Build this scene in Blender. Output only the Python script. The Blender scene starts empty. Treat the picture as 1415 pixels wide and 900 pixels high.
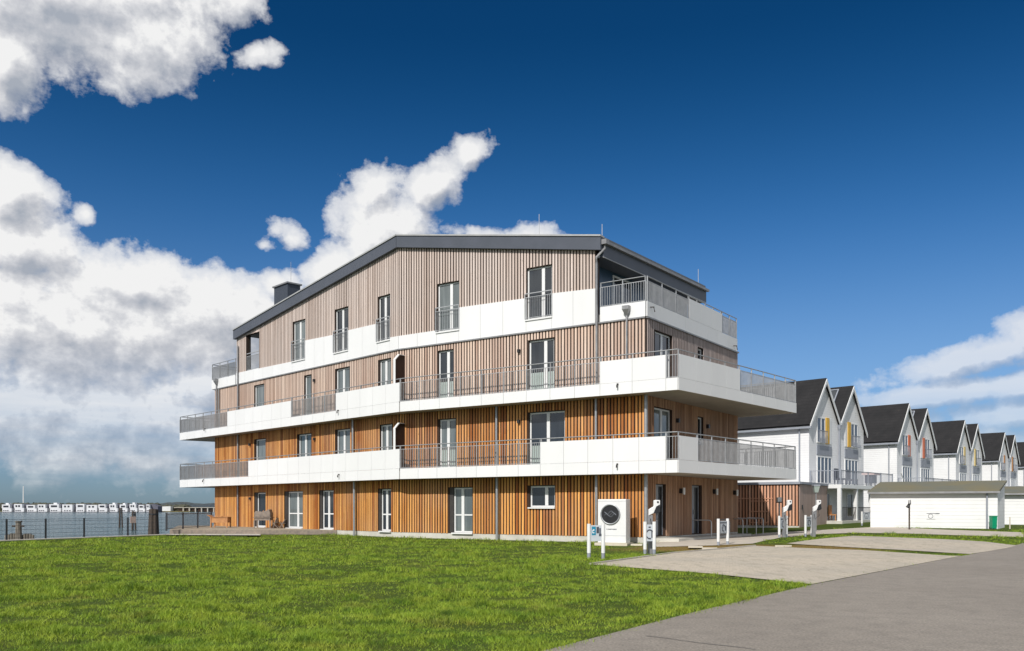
import bpy, bmesh, math, random
import numpy as np
from mathutils import Vector
random.seed(7); rng = np.random.default_rng(5)
SC = bpy.context.scene
COL = bpy.context.scene.collection
F = 1200.0; CX = 707.5; HY = 701.0; HC = 1.6; KY = 1200.0/1364.0
R = math.radians

# ------------------------------------------------------------------ plan helpers
def pt(px, yo):                       # bearing of a photographed point and its distance -> plan position
    return Vector(((px-CX)/1364.0*yo, yo*KY))
def hgt(x, y):                        # gentle rise of the ground to the right rear
    yo = y/KY; c = np.clip
    r = .10*c((yo-38)/6, 0, 1)*c((x-6)/2, 0, 1)+.27*c((yo-36)/28, 0, 1)*c((x-12)/12, 0, 1)+.15*c((yo-64)/14, 0, 1)*c((x-12)/12, 0, 1)
    return float(r) if np.ndim(r) == 0 else r
class Seg:
    def __init__(s, p0, p1):
        s.o = Vector(p0[:2]); d = Vector(p1[:2])-s.o; s.L = d.length; s.d = d.normalized()
        s.n = Vector((-s.d.y, s.d.x))
    def p(s, u, w, z):
        q = s.o + s.d*u + s.n*w
        return (q.x, q.y, z)
    def u(s, px, w=0.):
        a = (px-CX)/F
        o = s.o + s.n*w
        return (a*o.y-o.x)/(s.d.x-a*s.d.y)
    def z(s, px, y, w=0.):
        q = s.o + s.d*s.u(px, w) + s.n*w
        return HC+(HY-y)*q.y/F

# ------------------------------------------------------------------ mesh builder
class MB:
    def __init__(s): s.v = []; s.f = []; s.c = []
    def face(s, pts, c=.5):
        i = len(s.v); s.v += [tuple(p) for p in pts]; s.f.append(tuple(range(i, i+len(pts)))); s.c.append(c)
    def hexa(s, b, t, c=.5):          # b, t: bottom and top loops of equal length
        n = len(b); i = len(s.v); s.v += [tuple(p) for p in b]+[tuple(p) for p in t]
        s.f.append(tuple(i+k for k in reversed(range(n)))); s.f.append(tuple(i+n+k for k in range(n)))
        for k in range(n): s.f.append((i+k, i+(k+1) % n, i+n+(k+1) % n, i+n+k))
        s.c += [c]*(n+2)
    def box(s, x0, x1, y0, y1, z0, z1, c=.5):
        s.hexa([(x0,y0,z0),(x1,y0,z0),(x1,y1,z0),(x0,y1,z0)], [(x0,y0,z1),(x1,y0,z1),(x1,y1,z1),(x0,y1,z1)], c)
    def sbox(s, g, u0, u1, w0, w1, z0, z1, c=.5, zt=None, zb=None):   # box on a facade; zt/zb = end heights at u1
        a, b = (z1, z1) if zt is None else (z1, zt)
        e, f = (z0, z0) if zb is None else (z0, zb)
        s.hexa([g.p(u0,w0,e), g.p(u1,w0,f), g.p(u1,w1,f), g.p(u0,w1,e)],
               [g.p(u0,w0,a), g.p(u1,w0,b), g.p(u1,w1,b), g.p(u0,w1,a)], c)
    def prism(s, poly, z0, z1, c=.5):
        s.hexa([(p[0],p[1],z0) for p in poly], [(p[0],p[1],z1) for p in poly], c)
    def tube(s, pts, r, n=8, c=.5, r2=None):
        pts = [Vector(p) for p in pts]; rings = []
        for k, p in enumerate(pts):
            a = pts[max(0,k-1)]; b = pts[min(len(pts)-1,k+1)]; t = (b-a).normalized()
            x = t.orthogonal().normalized() if abs(t.z) < .95 else Vector((1,0,0))
            if abs(t.z) < .95: x = t.cross(Vector((0,0,1))).normalized()
            y = t.cross(x).normalized()
            rr = r if r2 is None else r+(r2-r)*k/(len(pts)-1)
            i = len(s.v)
            for j in range(n):
                q = p + (x*math.cos(2*math.pi*j/n)+y*math.sin(2*math.pi*j/n))*rr
                s.v.append(tuple(q))
            rings.append(i)
        for a, b in zip(rings, rings[1:]):
            for j in range(n): s.f.append((a+j, a+(j+1) % n, b+(j+1) % n, b+j)); s.c.append(c)
        s.f.append(tuple(rings[0]+j for j in reversed(range(n)))); s.f.append(tuple(rings[-1]+j for j in range(n))); s.c += [c, c]
    def build(s, name, m, parent=None, smooth=False, bevel=0):
        me = bpy.data.meshes.new(name); me.from_pydata(s.v, [], s.f); me.update()
        a = me.attributes.new('shade', 'FLOAT', 'FACE'); a.data.foreach_set('value', s.c)
        bm = bmesh.new(); bm.from_mesh(me); bmesh.ops.recalc_face_normals(bm, faces=bm.faces)
        bm.to_mesh(me); bm.free()
        if smooth:
            for p in me.polygons: p.use_smooth = True
            me.set_sharp_from_angle(angle=R(50))
        me.materials.append(m)
        o = bpy.data.objects.new(name, me); COL.objects.link(o)
        if parent is not None: o.parent = parent
        if bevel:
            b = o.modifiers.new('bevel', 'BEVEL'); b.width = bevel; b.segments = 2; b.limit_method = 'ANGLE'
        return o
def obj_rel(o, root):                 # root empties sit at the base of the thing, meshes keep world coordinates
    pass
def thing(name, label, cat, loc=(0,0,0), group=None):
    o = bpy.data.objects.new(name, None); COL.objects.link(o); o.location = loc; o.empty_display_size = .3
    o['label'] = label; o['category'] = cat
    if group: o['group'] = group
    return o
class Part(MB):                       # world-space geometry parented to an empty that is not at the origin
    def put(s, name, m, root, smooth=False, bevel=0, base=None):
        L = Vector((0,0,0)); r_ = root
        while r_ is not None: L = L+Vector(r_.location); r_ = r_.parent
        s.v = [tuple(Vector(p)-L) for p in s.v]
        return s.build(name, m, root, smooth, bevel)
def tag(o, label, cat, group=None):
    o['label'] = label; o['category'] = cat
    if group: o['group'] = group
    return o
def struct(o, kind='structure'): o['kind'] = kind; return o

# ------------------------------------------------------------------ materials
def nt(m): return m.node_tree.nodes, m.node_tree.links
def base_mat(name, rough=.7, metal=0, spec=.5):
    m = bpy.data.materials.new(name); m.use_nodes = True; b = m.node_tree.nodes['Principled BSDF']
    b.inputs['Roughness'].default_value = rough; b.inputs['Metallic'].default_value = metal
    b.inputs['Specular IOR Level'].default_value = spec
    return m, b
def mixc(N, L, fac, a, b, mode='MIX'):
    x = N.new('ShaderNodeMix'); x.data_type = 'RGBA'; x.blend_type = mode
    for s, v in ((x.inputs[0], fac), (x.inputs[6], a), (x.inputs[7], b)):
        if isinstance(v, (int, float)): s.default_value = v
        elif isinstance(v, tuple): s.default_value = (*v[:3], 1)
        else: L.new(v, s)
    return x.outputs[2]
def math_(N, L, op, a, b=None, c=None, clamp=False):
    x = N.new('ShaderNodeMath'); x.operation = op; x.use_clamp = clamp
    for i, v in enumerate((a, b, c)):
        if v is None: continue
        if isinstance(v, (int, float)): x.inputs[i].default_value = v
        else: L.new(v, x.inputs[i])
    return x.outputs[0]
def ramp(N, L, fac, stops):
    x = N.new('ShaderNodeValToRGB'); e = x.color_ramp.elements
    while len(e) < len(stops): e.new(.5)
    for q, (p, c) in zip(e, stops): q.position = p; q.color = (*c, 1) if isinstance(c, tuple) else (c, c, c, 1)
    L.new(fac, x.inputs[0]); return x.outputs[0]
def noise(N, L, scale, detail=4, vec=None, mapscale=None, rough=.55):
    x = N.new('ShaderNodeTexNoise'); x.inputs['Scale'].default_value = scale; x.inputs['Detail'].default_value = detail
    x.inputs['Roughness'].default_value = rough
    if vec is None:
        g = N.new('ShaderNodeNewGeometry'); vec = g.outputs['Position']
    if mapscale:
        mp = N.new('ShaderNodeMapping'); mp.inputs['Scale'].default_value = mapscale; L.new(vec, mp.inputs[0]); vec = mp.outputs[0]
    L.new(vec, x.inputs['Vector']); return x.outputs['Fac']
def bump(N, L, b, h, strength=.3, dist=.02):
    x = N.new('ShaderNodeBump'); x.inputs['Strength'].default_value = strength; x.inputs['Distance'].default_value = dist
    L.new(h, x.inputs['Height']); L.new(x.outputs[0], b.inputs['Normal'])
def simple(name, c1, c2=None, scale=3, rough=.6, metal=0, bs=0, bd=.01, detail=4, mapscale=None, spec=.5):
    m, b = base_mat(name, rough, metal, spec); N, L = nt(m)
    c2 = c2 or tuple(x*.82 for x in c1)
    n = noise(N, L, scale, detail, mapscale=mapscale)
    f = ramp(N, L, n, [(.3, 0.), (.7, 1.)])
    L.new(mixc(N, L, f, c1, c2), b.inputs['Base Color'])
    if bs:
        n2 = noise(N, L, scale*8, 5, mapscale=mapscale); bump(N, L, b, n2, bs, bd)
    return m
def wood(name, dark, light, grey, greyness, streak=.5):
    m, b = base_mat(name, .75, 0, .25); N, L = nt(m)
    at = N.new('ShaderNodeAttribute'); at.attribute_name = 'shade'
    c = mixc(N, L, at.outputs['Fac'], dark, light)
    n = noise(N, L, 1, 5, mapscale=(14, 14, 1.1))
    c = mixc(N, L, ramp(N, L, n, [(.35, 0.), (.75, streak)]), c, tuple(x*.62 for x in dark))
    n2 = noise(N, L, .35, 3)
    g = math_(N, L, 'MULTIPLY_ADD', ramp(N, L, n2, [(.3, 0.), (.7, 1.)]), .35, greyness-.17, clamp=True)
    c = mixc(N, L, g, c, grey)
    k = noise(N, L, 9, 2, mapscale=(1, 1, .6))
    c = mixc(N, L, ramp(N, L, k, [(.70, 0.), (.76, .5)]), c, tuple(x*.3 for x in dark))
    L.new(c, b.inputs['Base Color']); bump(N, L, b, n, .4, .006)
    return m
M = {}
M['w0'] = wood('larch_ground', (.40,.13,.03), (.93,.46,.13), (.55,.40,.28), .10, .4)
M['w1'] = wood('larch_first', (.37,.12,.03), (.88,.43,.14), (.55,.41,.30), .12, .4)
M['w2'] = wood('larch_second', (.46,.27,.18), (.90,.68,.53), (.60,.50,.44), .40, .35)
M['w3'] = wood('larch_top', (.46,.33,.26), (.85,.69,.60), (.58,.51,.47), .5, .35)
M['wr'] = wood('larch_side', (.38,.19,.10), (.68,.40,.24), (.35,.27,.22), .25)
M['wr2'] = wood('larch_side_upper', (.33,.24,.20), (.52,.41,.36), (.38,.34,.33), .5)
M['ws'] = wood('shed_boards', (.52,.22,.11), (.86,.47,.30), (.42,.31,.26), .15)
M['wsg'] = wood('shed_boards_grey', (.36,.23,.18), (.56,.38,.31), (.40,.34,.31), .5)
M['backing'] = simple('backing_boards', (.045,.02,.010), (.03,.015,.009), 2, .85)
M['backing2'] = simple('backing_boards_weathered', (.045,.027,.020), (.03,.019,.014), 2, .85)
def panel_mat():
    m, b = base_mat('white_fibre_cement', .5); N, L = nt(m)
    n = noise(N, L, .8, 5, mapscale=(1,1,.25)); at = N.new('ShaderNodeAttribute'); at.attribute_name = 'shade'
    c = mixc(N, L, ramp(N, L, n, [(.35, 0.), (.8, .5)]), (.80,.80,.795), (.71,.71,.70))
    c = mixc(N, L, math_(N, L, 'MULTIPLY', at.outputs['Fac'], .18), c, (.66,.66,.65))
    L.new(c, b.inputs['Base Color']); return m
M['panel'] = panel_mat()
M['soffit'] = simple('concrete_soffit', (.42,.37,.31), (.34,.30,.25), .9, .8, bs=.1)
M['slab'] = simple('concrete_slab', (.30,.29,.27), (.22,.21,.2), 1, .9)
M['plinth'] = simple('plinth_render', (.62,.60,.54), (.48,.46,.40), 1.6, .85, bs=.2)
M['roof'] = simple('roof_fascia_grey', (.085,.095,.12), (.07,.08,.10), 1, .45)
M['rooftop'] = simple('roof_sheet_grey', (.13,.14,.16), (.10,.11,.12), .5, .5)
M['cap'] = simple('roof_edge_metal', (.50,.50,.48), (.40,.40,.40), 2, .4, .3)
M['galv'] = simple('galvanised_steel', (.42,.43,.44), (.33,.34,.35), 6, .45, .55)
M['hoop'] = simple('bright_galvanised', (.66,.66,.65), (.56,.56,.56), 6, .4, .2)
M['galvd'] = simple('weathered_zinc', (.34,.34,.34), (.24,.24,.25), 3, .5, .5)
M['rail'] = simple('steel_bars', (.48,.49,.50), (.38,.39,.40), 4, .5, .35)
M['white'] = simple('white_frame', (.80,.80,.79), (.74,.74,.73), 2, .35)
M['black'] = simple('black_plastic', (.015,.015,.017), (.025,.025,.027), 4, .35)
M['blue_wall'] = simple('dark_blue_wall', (.035,.085,.15), (.03,.07,.12), 1, .35)
M['anth'] = simple('anthracite_wall', (.045,.055,.075), (.035,.043,.06), 1, .5)
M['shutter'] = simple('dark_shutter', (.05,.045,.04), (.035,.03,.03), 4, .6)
def glass(name, tint, curtain, fac):
    m, b = base_mat(name, .03, 0, .9); N, L = nt(m)
    n = noise(N, L, 1.2, 3, mapscale=(3,3,.3))
    c = mixc(N, L, ramp(N, L, n, [(.38, fac*.5), (.62, fac)]), tint, curtain)
    L.new(c, b.inputs['Base Color']); b.inputs['IOR'].default_value = 1.5
    w = noise(N, L, .9, 2); bump(N, L, b, w, .04, .02)
    return m
M['glass'] = glass('window_glass_dark', (.008,.011,.016), (.04,.05,.06), .5)
M['glassc'] = glass('window_glass_curtain', (.05,.065,.07), (.20,.23,.23), .8)
M['hglass'] = simple('house_window_glass', (.09,.12,.17), (.03,.045,.07), 1.3, .12)
M['frost'] = glass('window_glass_frosted', (.30,.37,.34), (.42,.48,.45), .7)
M['concrete'] = simple('light_concrete', (.50,.47,.41), (.38,.35,.30), 2, .9, bs=.2)
M['deckm'] = simple('deck_boards', (.36,.30,.22), (.24,.20,.15), 3, .8, mapscale=(.5,6,6))
M['teak'] = simple('teak_wood', (.55,.27,.10), (.40,.18,.07), 6, .6)
M['teakg'] = simple('greyed_teak', (.30,.24,.19), (.18,.15,.13), 6, .8)
M['pile'] = simple('old_pile_timber', (.10,.075,.055), (.045,.035,.03), 5, .9, bs=.6, bd=.03, mapscale=(3,3,.4))
M['pilel'] = simple('old_pile_grey', (.24,.21,.17), (.10,.09,.07), 5, .9, bs=.5, bd=.02, mapscale=(2,2,.5))
M['fence'] = simple('fence_dark_steel', (.035,.04,.05), (.05,.055,.06), 5, .5, .3)
M['blue'] = simple('sign_blue', (.01,.22,.36), (.01,.20,.33), 5, .5)
M['signgrey'] = simple('sign_grey', (.52,.55,.58), (.46,.5,.54), 5, .5)
M['ink'] = simple('sign_ink', (.06,.07,.09), (.05,.05,.07), 5, .5)
M['pink'] = simple('sign_pink', (.72,.55,.52), (.64,.5,.48), 5, .6)
M['green'] = simple('bin_green', (.0,.30,.15), (.0,.25,.12), 2, .4)
M['garageroof'] = simple('mossy_roof', (.125,.13,.105), (.17,.145,.075), .45, .9, bs=.3)
M['red'] = simple('shutter_red', (.62,.17,.08), (.55,.15,.07), 4, .6)
M['yellow'] = simple('shutter_yellow', (.75,.45,.06), (.66,.40,.06), 4, .6)
M['cream'] = simple('shutter_cream', (.72,.55,.22), (.62,.48,.2), 4, .6)
M['hgrey'] = simple('grey_render', (.30,.32,.36), (.26,.28,.32), 2, .7)
M['stone'] = simple('stone_slabs', (.66,.60,.48), (.54,.48,.38), 3, .9, bs=.3)
def siding(name, c1, c2, pitch=.18):
    m, b = base_mat(name, .6); N, L = nt(m)
    g = N.new('ShaderNodeNewGeometry'); s = N.new('ShaderNodeSeparateXYZ'); L.new(g.outputs['Position'], s.inputs[0])
    f = math_(N, L, 'FRACT', math_(N, L, 'DIVIDE', s.outputs[2], pitch))
    n = noise(N, L, .6, 4)
    c = mixc(N, L, ramp(N, L, n, [(.3, 0.), (.7, 1.)]), c1, c2)
    c = mixc(N, L, ramp(N, L, f, [(0., .35), (.1, 0.)]), c, tuple(x*.6 for x in c1))
    L.new(c, b.inputs['Base Color']); bump(N, L, b, math_(N, L, 'SUBTRACT', 1., f), .6, .02); return m
M['siding'] = siding('white_siding', (.80,.80,.80), (.74,.74,.74))
M['sidingb'] = siding('white_garage_boards', (.80,.80,.79), (.72,.72,.70), .22)
def tiles():
    m, b = base_mat('dark_roof_tiles', .75, 0, .3); N, L = nt(m)
    g = N.new('ShaderNodeNewGeometry'); s = N.new('ShaderNodeSeparateXYZ'); L.new(g.outputs['Position'], s.inputs[0])
    f = math_(N, L, 'FRACT', math_(N, L, 'DIVIDE', s.outputs[2], .27))
    w = noise(N, L, 3.2, 2)
    n = noise(N, L, 1.1, 5)
    c = mixc(N, L, ramp(N, L, n, [(.3, 0.), (.7, 1.)]), (.012,.012,.013), (.022,.021,.022))
    n3 = noise(N, L, 2.2, 3)
    c = mixc(N, L, ramp(N, L, n3, [(.68, 0.), (.76, .35)]), c, (.08,.07,.045))
    c = mixc(N, L, ramp(N, L, f, [(0., .7), (.22, 0.)]), c, (.008,.008,.008))
    L.new(c, b.inputs['Base Color']); bump(N, L, b, math_(N, L, 'ADD', f, w), .7, .04); return m
M['tiles'] = tiles()

# ground materials
def lawn_soil():
    m, b = base_mat('lawn_soil', .95, 0, .1); N, L = nt(m)
    n = noise(N, L, .5, 5); n2 = noise(N, L, 9, 5)
    c = mixc(N, L, ramp(N, L, n, [(.35, 0.), (.65, 1.)]), (.045,.075,.012), (.08,.095,.018))
    c = mixc(N, L, ramp(N, L, n2, [(.35, 0.), (.7, .7)]), c, (.05,.08,.012))
    g = N.new('ShaderNodeNewGeometry'); vm = N.new('ShaderNodeVectorMath'); vm.operation = 'SUBTRACT'
    L.new(g.outputs['Position'], vm.inputs[0]); vm.inputs[1].default_value = (9.5, 34.0, 0)
    mp = N.new('ShaderNodeMapping'); mp.inputs['Scale'].default_value = (.105,.22,0); L.new(vm.outputs[0], mp.inputs[0])
    ln = N.new('ShaderNodeVectorMath'); ln.operation = 'LENGTH'; L.new(mp.outputs[0], ln.inputs[0])
    d = math_(N, L, 'ADD', ln.outputs['Value'], math_(N, L, 'MULTIPLY', n, .6))
    c = mixc(N, L, ramp(N, L, d, [(.7, .85), (1.35, 0.)]), c, (.20,.125,.045))
    L.new(c, b.inputs['Base Color']); bump(N, L, b, n2, .8, .05); return m
M['soil'] = lawn_soil()
def blades():
    m, b = base_mat('grass_blades', .55, 0, .3); N, L = nt(m)
    at = N.new('ShaderNodeAttribute'); at.attribute_name = 'shade'
    n = noise(N, L, .35, 4); n2 = noise(N, L, 2.2, 4)
    c = mixc(N, L, at.outputs['Fac'], (.08,.20,.012), (.48,.62,.06))
    c = mixc(N, L, ramp(N, L, n2, [(.35, 0.), (.75, .65)]), c, (.40,.42,.05))
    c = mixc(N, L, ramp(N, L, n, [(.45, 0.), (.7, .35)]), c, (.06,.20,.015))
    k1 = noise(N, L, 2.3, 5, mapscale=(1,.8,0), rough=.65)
    c = mixc(N, L, ramp(N, L, k1, [(.50, 0.), (.62, .7)]), c, (.022,.085,.012))  # dark noise patches paint shade pockets between the tufts into the blade colour
    k2 = noise(N, L, .55, 5, mapscale=(1,1,0), rough=.6)
    c = mixc(N, L, ramp(N, L, k2, [(.58, 0.), (.70, .5)]), c, (.33,.27,.07))
    g = N.new('ShaderNodeNewGeometry'); vm = N.new('ShaderNodeVectorMath'); vm.operation = 'SUBTRACT'
    L.new(g.outputs['Position'], vm.inputs[0]); vm.inputs[1].default_value = (9.5, 34.0, 0)
    mp = N.new('ShaderNodeMapping'); mp.inputs['Scale'].default_value = (.105,.22,0); L.new(vm.outputs[0], mp.inputs[0])
    ln = N.new('ShaderNodeVectorMath'); ln.operation = 'LENGTH'; L.new(mp.outputs[0], ln.inputs[0])
    d = math_(N, L, 'ADD', ln.outputs['Value'], math_(N, L, 'MULTIPLY', n2, .6))
    c = mixc(N, L, ramp(N, L, d, [(.7, .8), (1.35, 0.)]), c, (.24,.16,.05))
    L.new(c, b.inputs['Base Color'])
    tr = N.new('ShaderNodeBsdfTranslucent'); L.new(c, tr.inputs[0])
    ms = N.new('ShaderNodeMixShader'); ms.inputs[0].default_value = .3
    L.new(b.outputs[0], ms.inputs[1]); L.new(tr.outputs[0], ms.inputs[2])
    L.new(ms.outputs[0], N['Material Output'].inputs[0]); return m
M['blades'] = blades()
def asphalt():
    m, b = base_mat('asphalt', .85, 0, .3); N, L = nt(m)
    v = N.new('ShaderNodeTexVoronoi'); v.inputs['Scale'].default_value = 24
    g = N.new('ShaderNodeNewGeometry'); L.new(g.outputs['Position'], v.inputs['Vector'])
    n = noise(N, L, .25, 5); n2 = noise(N, L, 2.5, 6)
    c = mixc(N, L, ramp(N, L, n, [(.3, 0.), (.7, 1.)]), (.245,.216,.182), (.305,.271,.229))
    c = mixc(N, L, ramp(N, L, n2, [(.45, 0.), (.8, .6)]), c, (.165,.148,.128))
    c = mixc(N, L, ramp(N, L, v.outputs['Distance'], [(.0, .5), (.4, 0.)]), c, (.44,.40,.34))
    n5 = noise(N, L, 30, 4)
    c = mixc(N, L, ramp(N, L, n5, [(.35, .5), (.55, 0.)]), c, (.11,.098,.084))
    s = noise(N, L, 1.3, 3, mapscale=(.6,1.8,1))
    c = mixc(N, L, ramp(N, L, s, [(.70, 0.), (.74, .5)]), c, (.32,.30,.27))
    L.new(c, b.inputs['Base Color']); bump(N, L, b, v.outputs['Distance'], .5, .01); return m
M['asphalt'] = asphalt()
def pavers():
    m, b = base_mat('parking_pavers', .9, 0, .2); N, L = nt(m)
    g = N.new('ShaderNodeNewGeometry'); mp = N.new('ShaderNodeMapping'); mp.inputs['Rotation'].default_value = (0,0,R(-31))
    L.new(g.outputs['Position'], mp.inputs[0])
    br = N.new('ShaderNodeTexBrick'); br.inputs['Scale'].default_value = 4.2; br.inputs['Mortar Size'].default_value = .02
    br.inputs['Color1'].default_value = (.62,.54,.44,1); br.inputs['Color2'].default_value = (.53,.46,.37,1); br.inputs['Mortar'].default_value = (.36,.32,.24,1)
    L.new(mp.outputs[0], br.inputs['Vector'])
    n = noise(N, L, .9, 5); n2 = noise(N, L, 6, 4)
    c = mixc(N, L, ramp(N, L, n, [(.35, 0.), (.7, .5)]), br.outputs['Color'], (.48,.42,.335))
    n6 = noise(N, L, .33, 6)
    c = mixc(N, L, ramp(N, L, n6, [(.42, 0.), (.62, .6)]), c, (.40,.365,.31))
    n7 = noise(N, L, 3.0, 5, mapscale=(1,.35,1))
    c = mixc(N, L, ramp(N, L, n7, [(.52, 0.), (.66, .5)]), c, (.30,.27,.21))
    n4 = noise(N, L, 18, 3)
    c = mixc(N, L, ramp(N, L, n4, [(.3, .45), (.6, 0.)]), c, (.26,.235,.18))
    c = mixc(N, L, ramp(N, L, n2, [(.62, 0.), (.70, .8)]), c, (.14,.125,.085))
    L.new(c, b.inputs['Base Color']); bump(N, L, b, n2, .4, .01); return m
M['pavers'] = pavers()
M['path'] = simple('path_concrete', (.52,.46,.385), (.42,.375,.31), 1.5, .9, bs=.4)
def water():
    m, b = base_mat('sea_water', .12, 0, .5); N, L = nt(m)
    n = noise(N, L, 1, 5, mapscale=(.25,.9,1)); n2 = noise(N, L, 1, 5, mapscale=(.03,.10,1))
    c = mixc(N, L, ramp(N, L, n2, [(.35, 0.), (.65, 1.)]), (.03,.07,.08), (.05,.09,.095))
    L.new(c, b.inputs['Base Color']); b.inputs['IOR'].default_value = 1.33
    bump(N, L, b, math_(N, L, 'ADD', n, n2), 1., 1.1); return m
M['water'] = water()

# ------------------------------------------------------------------ ground, water, quay
QA = Vector((-24.3, 46.9*KY)); QB = Vector((-20.1, 57.4*KY))
def shore(y):
    if y <= QB.y: return QA.x+(y-QA.y)*(QB.x-QA.x)/(QB.y-QA.y)
    ys = [QB.y, 56., 64., 110., 200., 1600.]; xs = [QB.x, -15., -6., 10., 50., 700.]
    return float(np.interp(y, ys, xs))
_G = np.random.default_rng(21).random((256,256))
def vn(x, y, s):
    x = x/s+100; y = y/s+100; i = math.floor(x); j = math.floor(y); u = x-i; v = y-j; u = u*u*(3-2*u); v = v*v*(3-2*v)
    g = lambda a, b: _G[a % 256, b % 256]
    return (g(i,j)*(1-u)+g(i+1,j)*u)*(1-v)+(g(i,j+1)*(1-u)+g(i+1,j+1)*u)*v
def relief(x, y):
    return -.01-.13*vn(x, y, 1.1)*vn(x+31, y+7, 2.7)-.05*vn(x, y+50, .5)
def make_ground():
    ys = list(np.arange(-30, 8, 2.0))+list(np.arange(8, 50, .3))+list(np.arange(50, 90, 1.0))+list(np.arange(90, 200, 10))+[200, 300, 500, 900, 1600]
    ts = [0,.5]+list(np.arange(1, 75, .35))+list(range(75, 130, 2))+[150, 200, 300, 600, 1500]
    mb = MB(); V = []; n = len(ts)
    for y in ys:
        s = shore(y)
        for t in ts:
            x = s+t; V.append((x, y, hgt(x, y)-.004+(relief(x, y) if t > .6 and 8 <= y < 50 else 0)))
    Fc = []
    for i in range(len(ys)-1):
        for j in range(n-1):
            a = i*n+j; Fc.append((a, a+1, a+n+1, a+n))
    k = len(V)
    for i, y in enumerate(ys): V.append((shore(y), y, -3))
    for i in range(len(ys)-1): Fc.append((i*n, (i+1)*n, k+i+1, k+i))
    mb.v = V; mb.f = Fc; mb.c = [.5]*len(Fc)
    return mb.build('ground', M['soil'], smooth=False)
w = MB(); w.face([(-3000,-300,-1.5),(3500,-300,-1.5),(3500,4000,-1.5),(-3000,4000,-1.5)]); struct(w.build('water', M['water']))
def sheet(name, poly, off, m, kind='structure', div=1.0):
    me = bpy.data.meshes.new(name); bm = bmesh.new()
    vs = [bm.verts.new((p[0], p[1], 0)) for p in poly]; bm.faces.new(vs)
    xs = [p[0] for p in poly]; ys_ = [p[1] for p in poly]
    for ax, lo, hi in ((0, min(xs), max(xs)), (1, min(ys_), max(ys_))):
        hi = min(hi, 110); k = math.floor(lo)+1
        while k < hi:
            co = [0,0,0]; no = [0,0,0]; co[ax] = k+.003; no[ax] = 1
            bmesh.ops.bisect_plane(bm, geom=bm.verts[:]+bm.edges[:]+bm.faces[:], plane_co=co, plane_no=no); k += div
    for v in bm.verts: v.co.z = hgt(v.co.x, v.co.y)+off
    bmesh.ops.recalc_face_normals(bm, faces=bm.faces)
    for f in bm.faces:
        if f.normal.z < 0: f.normal_flip()
    bm.to_mesh(me); bm.free(); me.materials.append(m)
    o = bpy.data.objects.new(name, me); COL.objects.link(o)
    if kind: o['kind'] = kind
    return o
def gp(px, y):                        # ground point seen at a picture height
    yo = 1.6*1364/(y-HY)
    for _ in range(12):
        q = pt(px, yo); yo = (HC-hgt(q.x, q.y))*1364/(y-HY)
    return pt(px, yo)
E0 = gp(750, 900); E1 = gp(1118, 809); E2 = gp(1334, 767.5); E3 = gp(1415, 750.5)
rd = (E2-E0).normalized(); rn = Vector((rd.y, -rd.x))
road_edge = [E0-rd*30, E0, gp(960, 846), E1, E2, E3, E3+rd*20, E3+rd*120]
road = [tuple(p) for p in road_edge]+[tuple(E3+rd*120+rn*9), tuple(E2+rn*9), tuple(E0+rn*9), tuple(E0-rd*30+rn*14)]
sheet('road', road, .004, M['asphalt'])
P1 = [gp(817,780.5), gp(930,765), gp(1045,754.7), gp(1190,760.5), gp(1312,768.5), E2-rn*.02-rd*.6, E1-rn*.02+rd*.2, gp(980,793)]
sheet('parking_area', [tuple(p) for p in P1], .010, M['pavers'])
P2 = [gp(1087,751.4), gp(1135,744.8), gp(1178,740.8), gp(1280,744.5), gp(1361,749), E3-rd*2, E2+rd*.8, gp(1240,760)]
sheet('parking_area', [tuple(p) for p in P2], .010, M['pavers'])
PATH = [gp(907,756), gp(905,744), pt(960,46.5), pt(1010,51), pt(1060,56), pt(1135,59.5), pt(1215,63), gp(1300,732), gp(1415,736), gp(1415,742.5), gp(1372,741.5),
        gp(1310,739.5), gp(1250,737.5), gp(1180,736.6), gp(1130,738.5), gp(1080,743), gp(1040,751.5), gp(985,754)]
def fade(X, Y):                       # the relief dies out towards paved edges
    D = np.full(np.shape(X), 9.)
    for poly in (P1, P2, PATH, road, [pt(893, 43.6), pt(552, 52.6), pt(297, 70.5), pt(995, 66.), pt(1019, 53.7)]):
        n = len(poly)
        for i in range(n):
            ax, ay = poly[i][0], poly[i][1]; bx, by = poly[(i+1) % n][0], poly[(i+1) % n][1]
            L2 = (bx-ax)**2+(by-ay)**2+1e-9; t = np.clip(((X-ax)*(bx-ax)+(Y-ay)*(by-ay))/L2, 0, 1)
            D = np.minimum(D, np.hypot(X-ax-t*(bx-ax), Y-ay-t*(by-ay)))
    return np.clip(D/1.6, 0, 1)
ground = struct(make_ground())
co = np.empty(len(ground.data.vertices)*3, np.float32); ground.data.vertices.foreach_get('co', co); co = co.reshape(-1, 3)
rr_ = (co[:,1] >= 8) & (co[:,1] < 50) & (co[:,2] > -1)
base_ = np.array([hgt(x, y) for x, y in co[rr_][:, :2]])-.004
co[rr_, 2] = base_+(co[rr_, 2]-base_)*fade(co[rr_, 0], co[rr_, 1])
ground.data.vertices.foreach_set('co', co.reshape(-1)); ground.data.update()
sheet('footpath', [tuple(p) for p in PATH], .007, M['path'])
ca, cb_ = gp(893, 880), gp(1045, 899)
cv_ = [ca+(cb_-ca)*t+Vector((0, .03*math.sin(t*9))) for t in np.linspace(0, 1, 9)]
sheet('road_crack', [tuple(p) for p in cv_]+[tuple(p+Vector((0,.022))) for p in reversed(cv_)], .009, M['black'])
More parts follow.
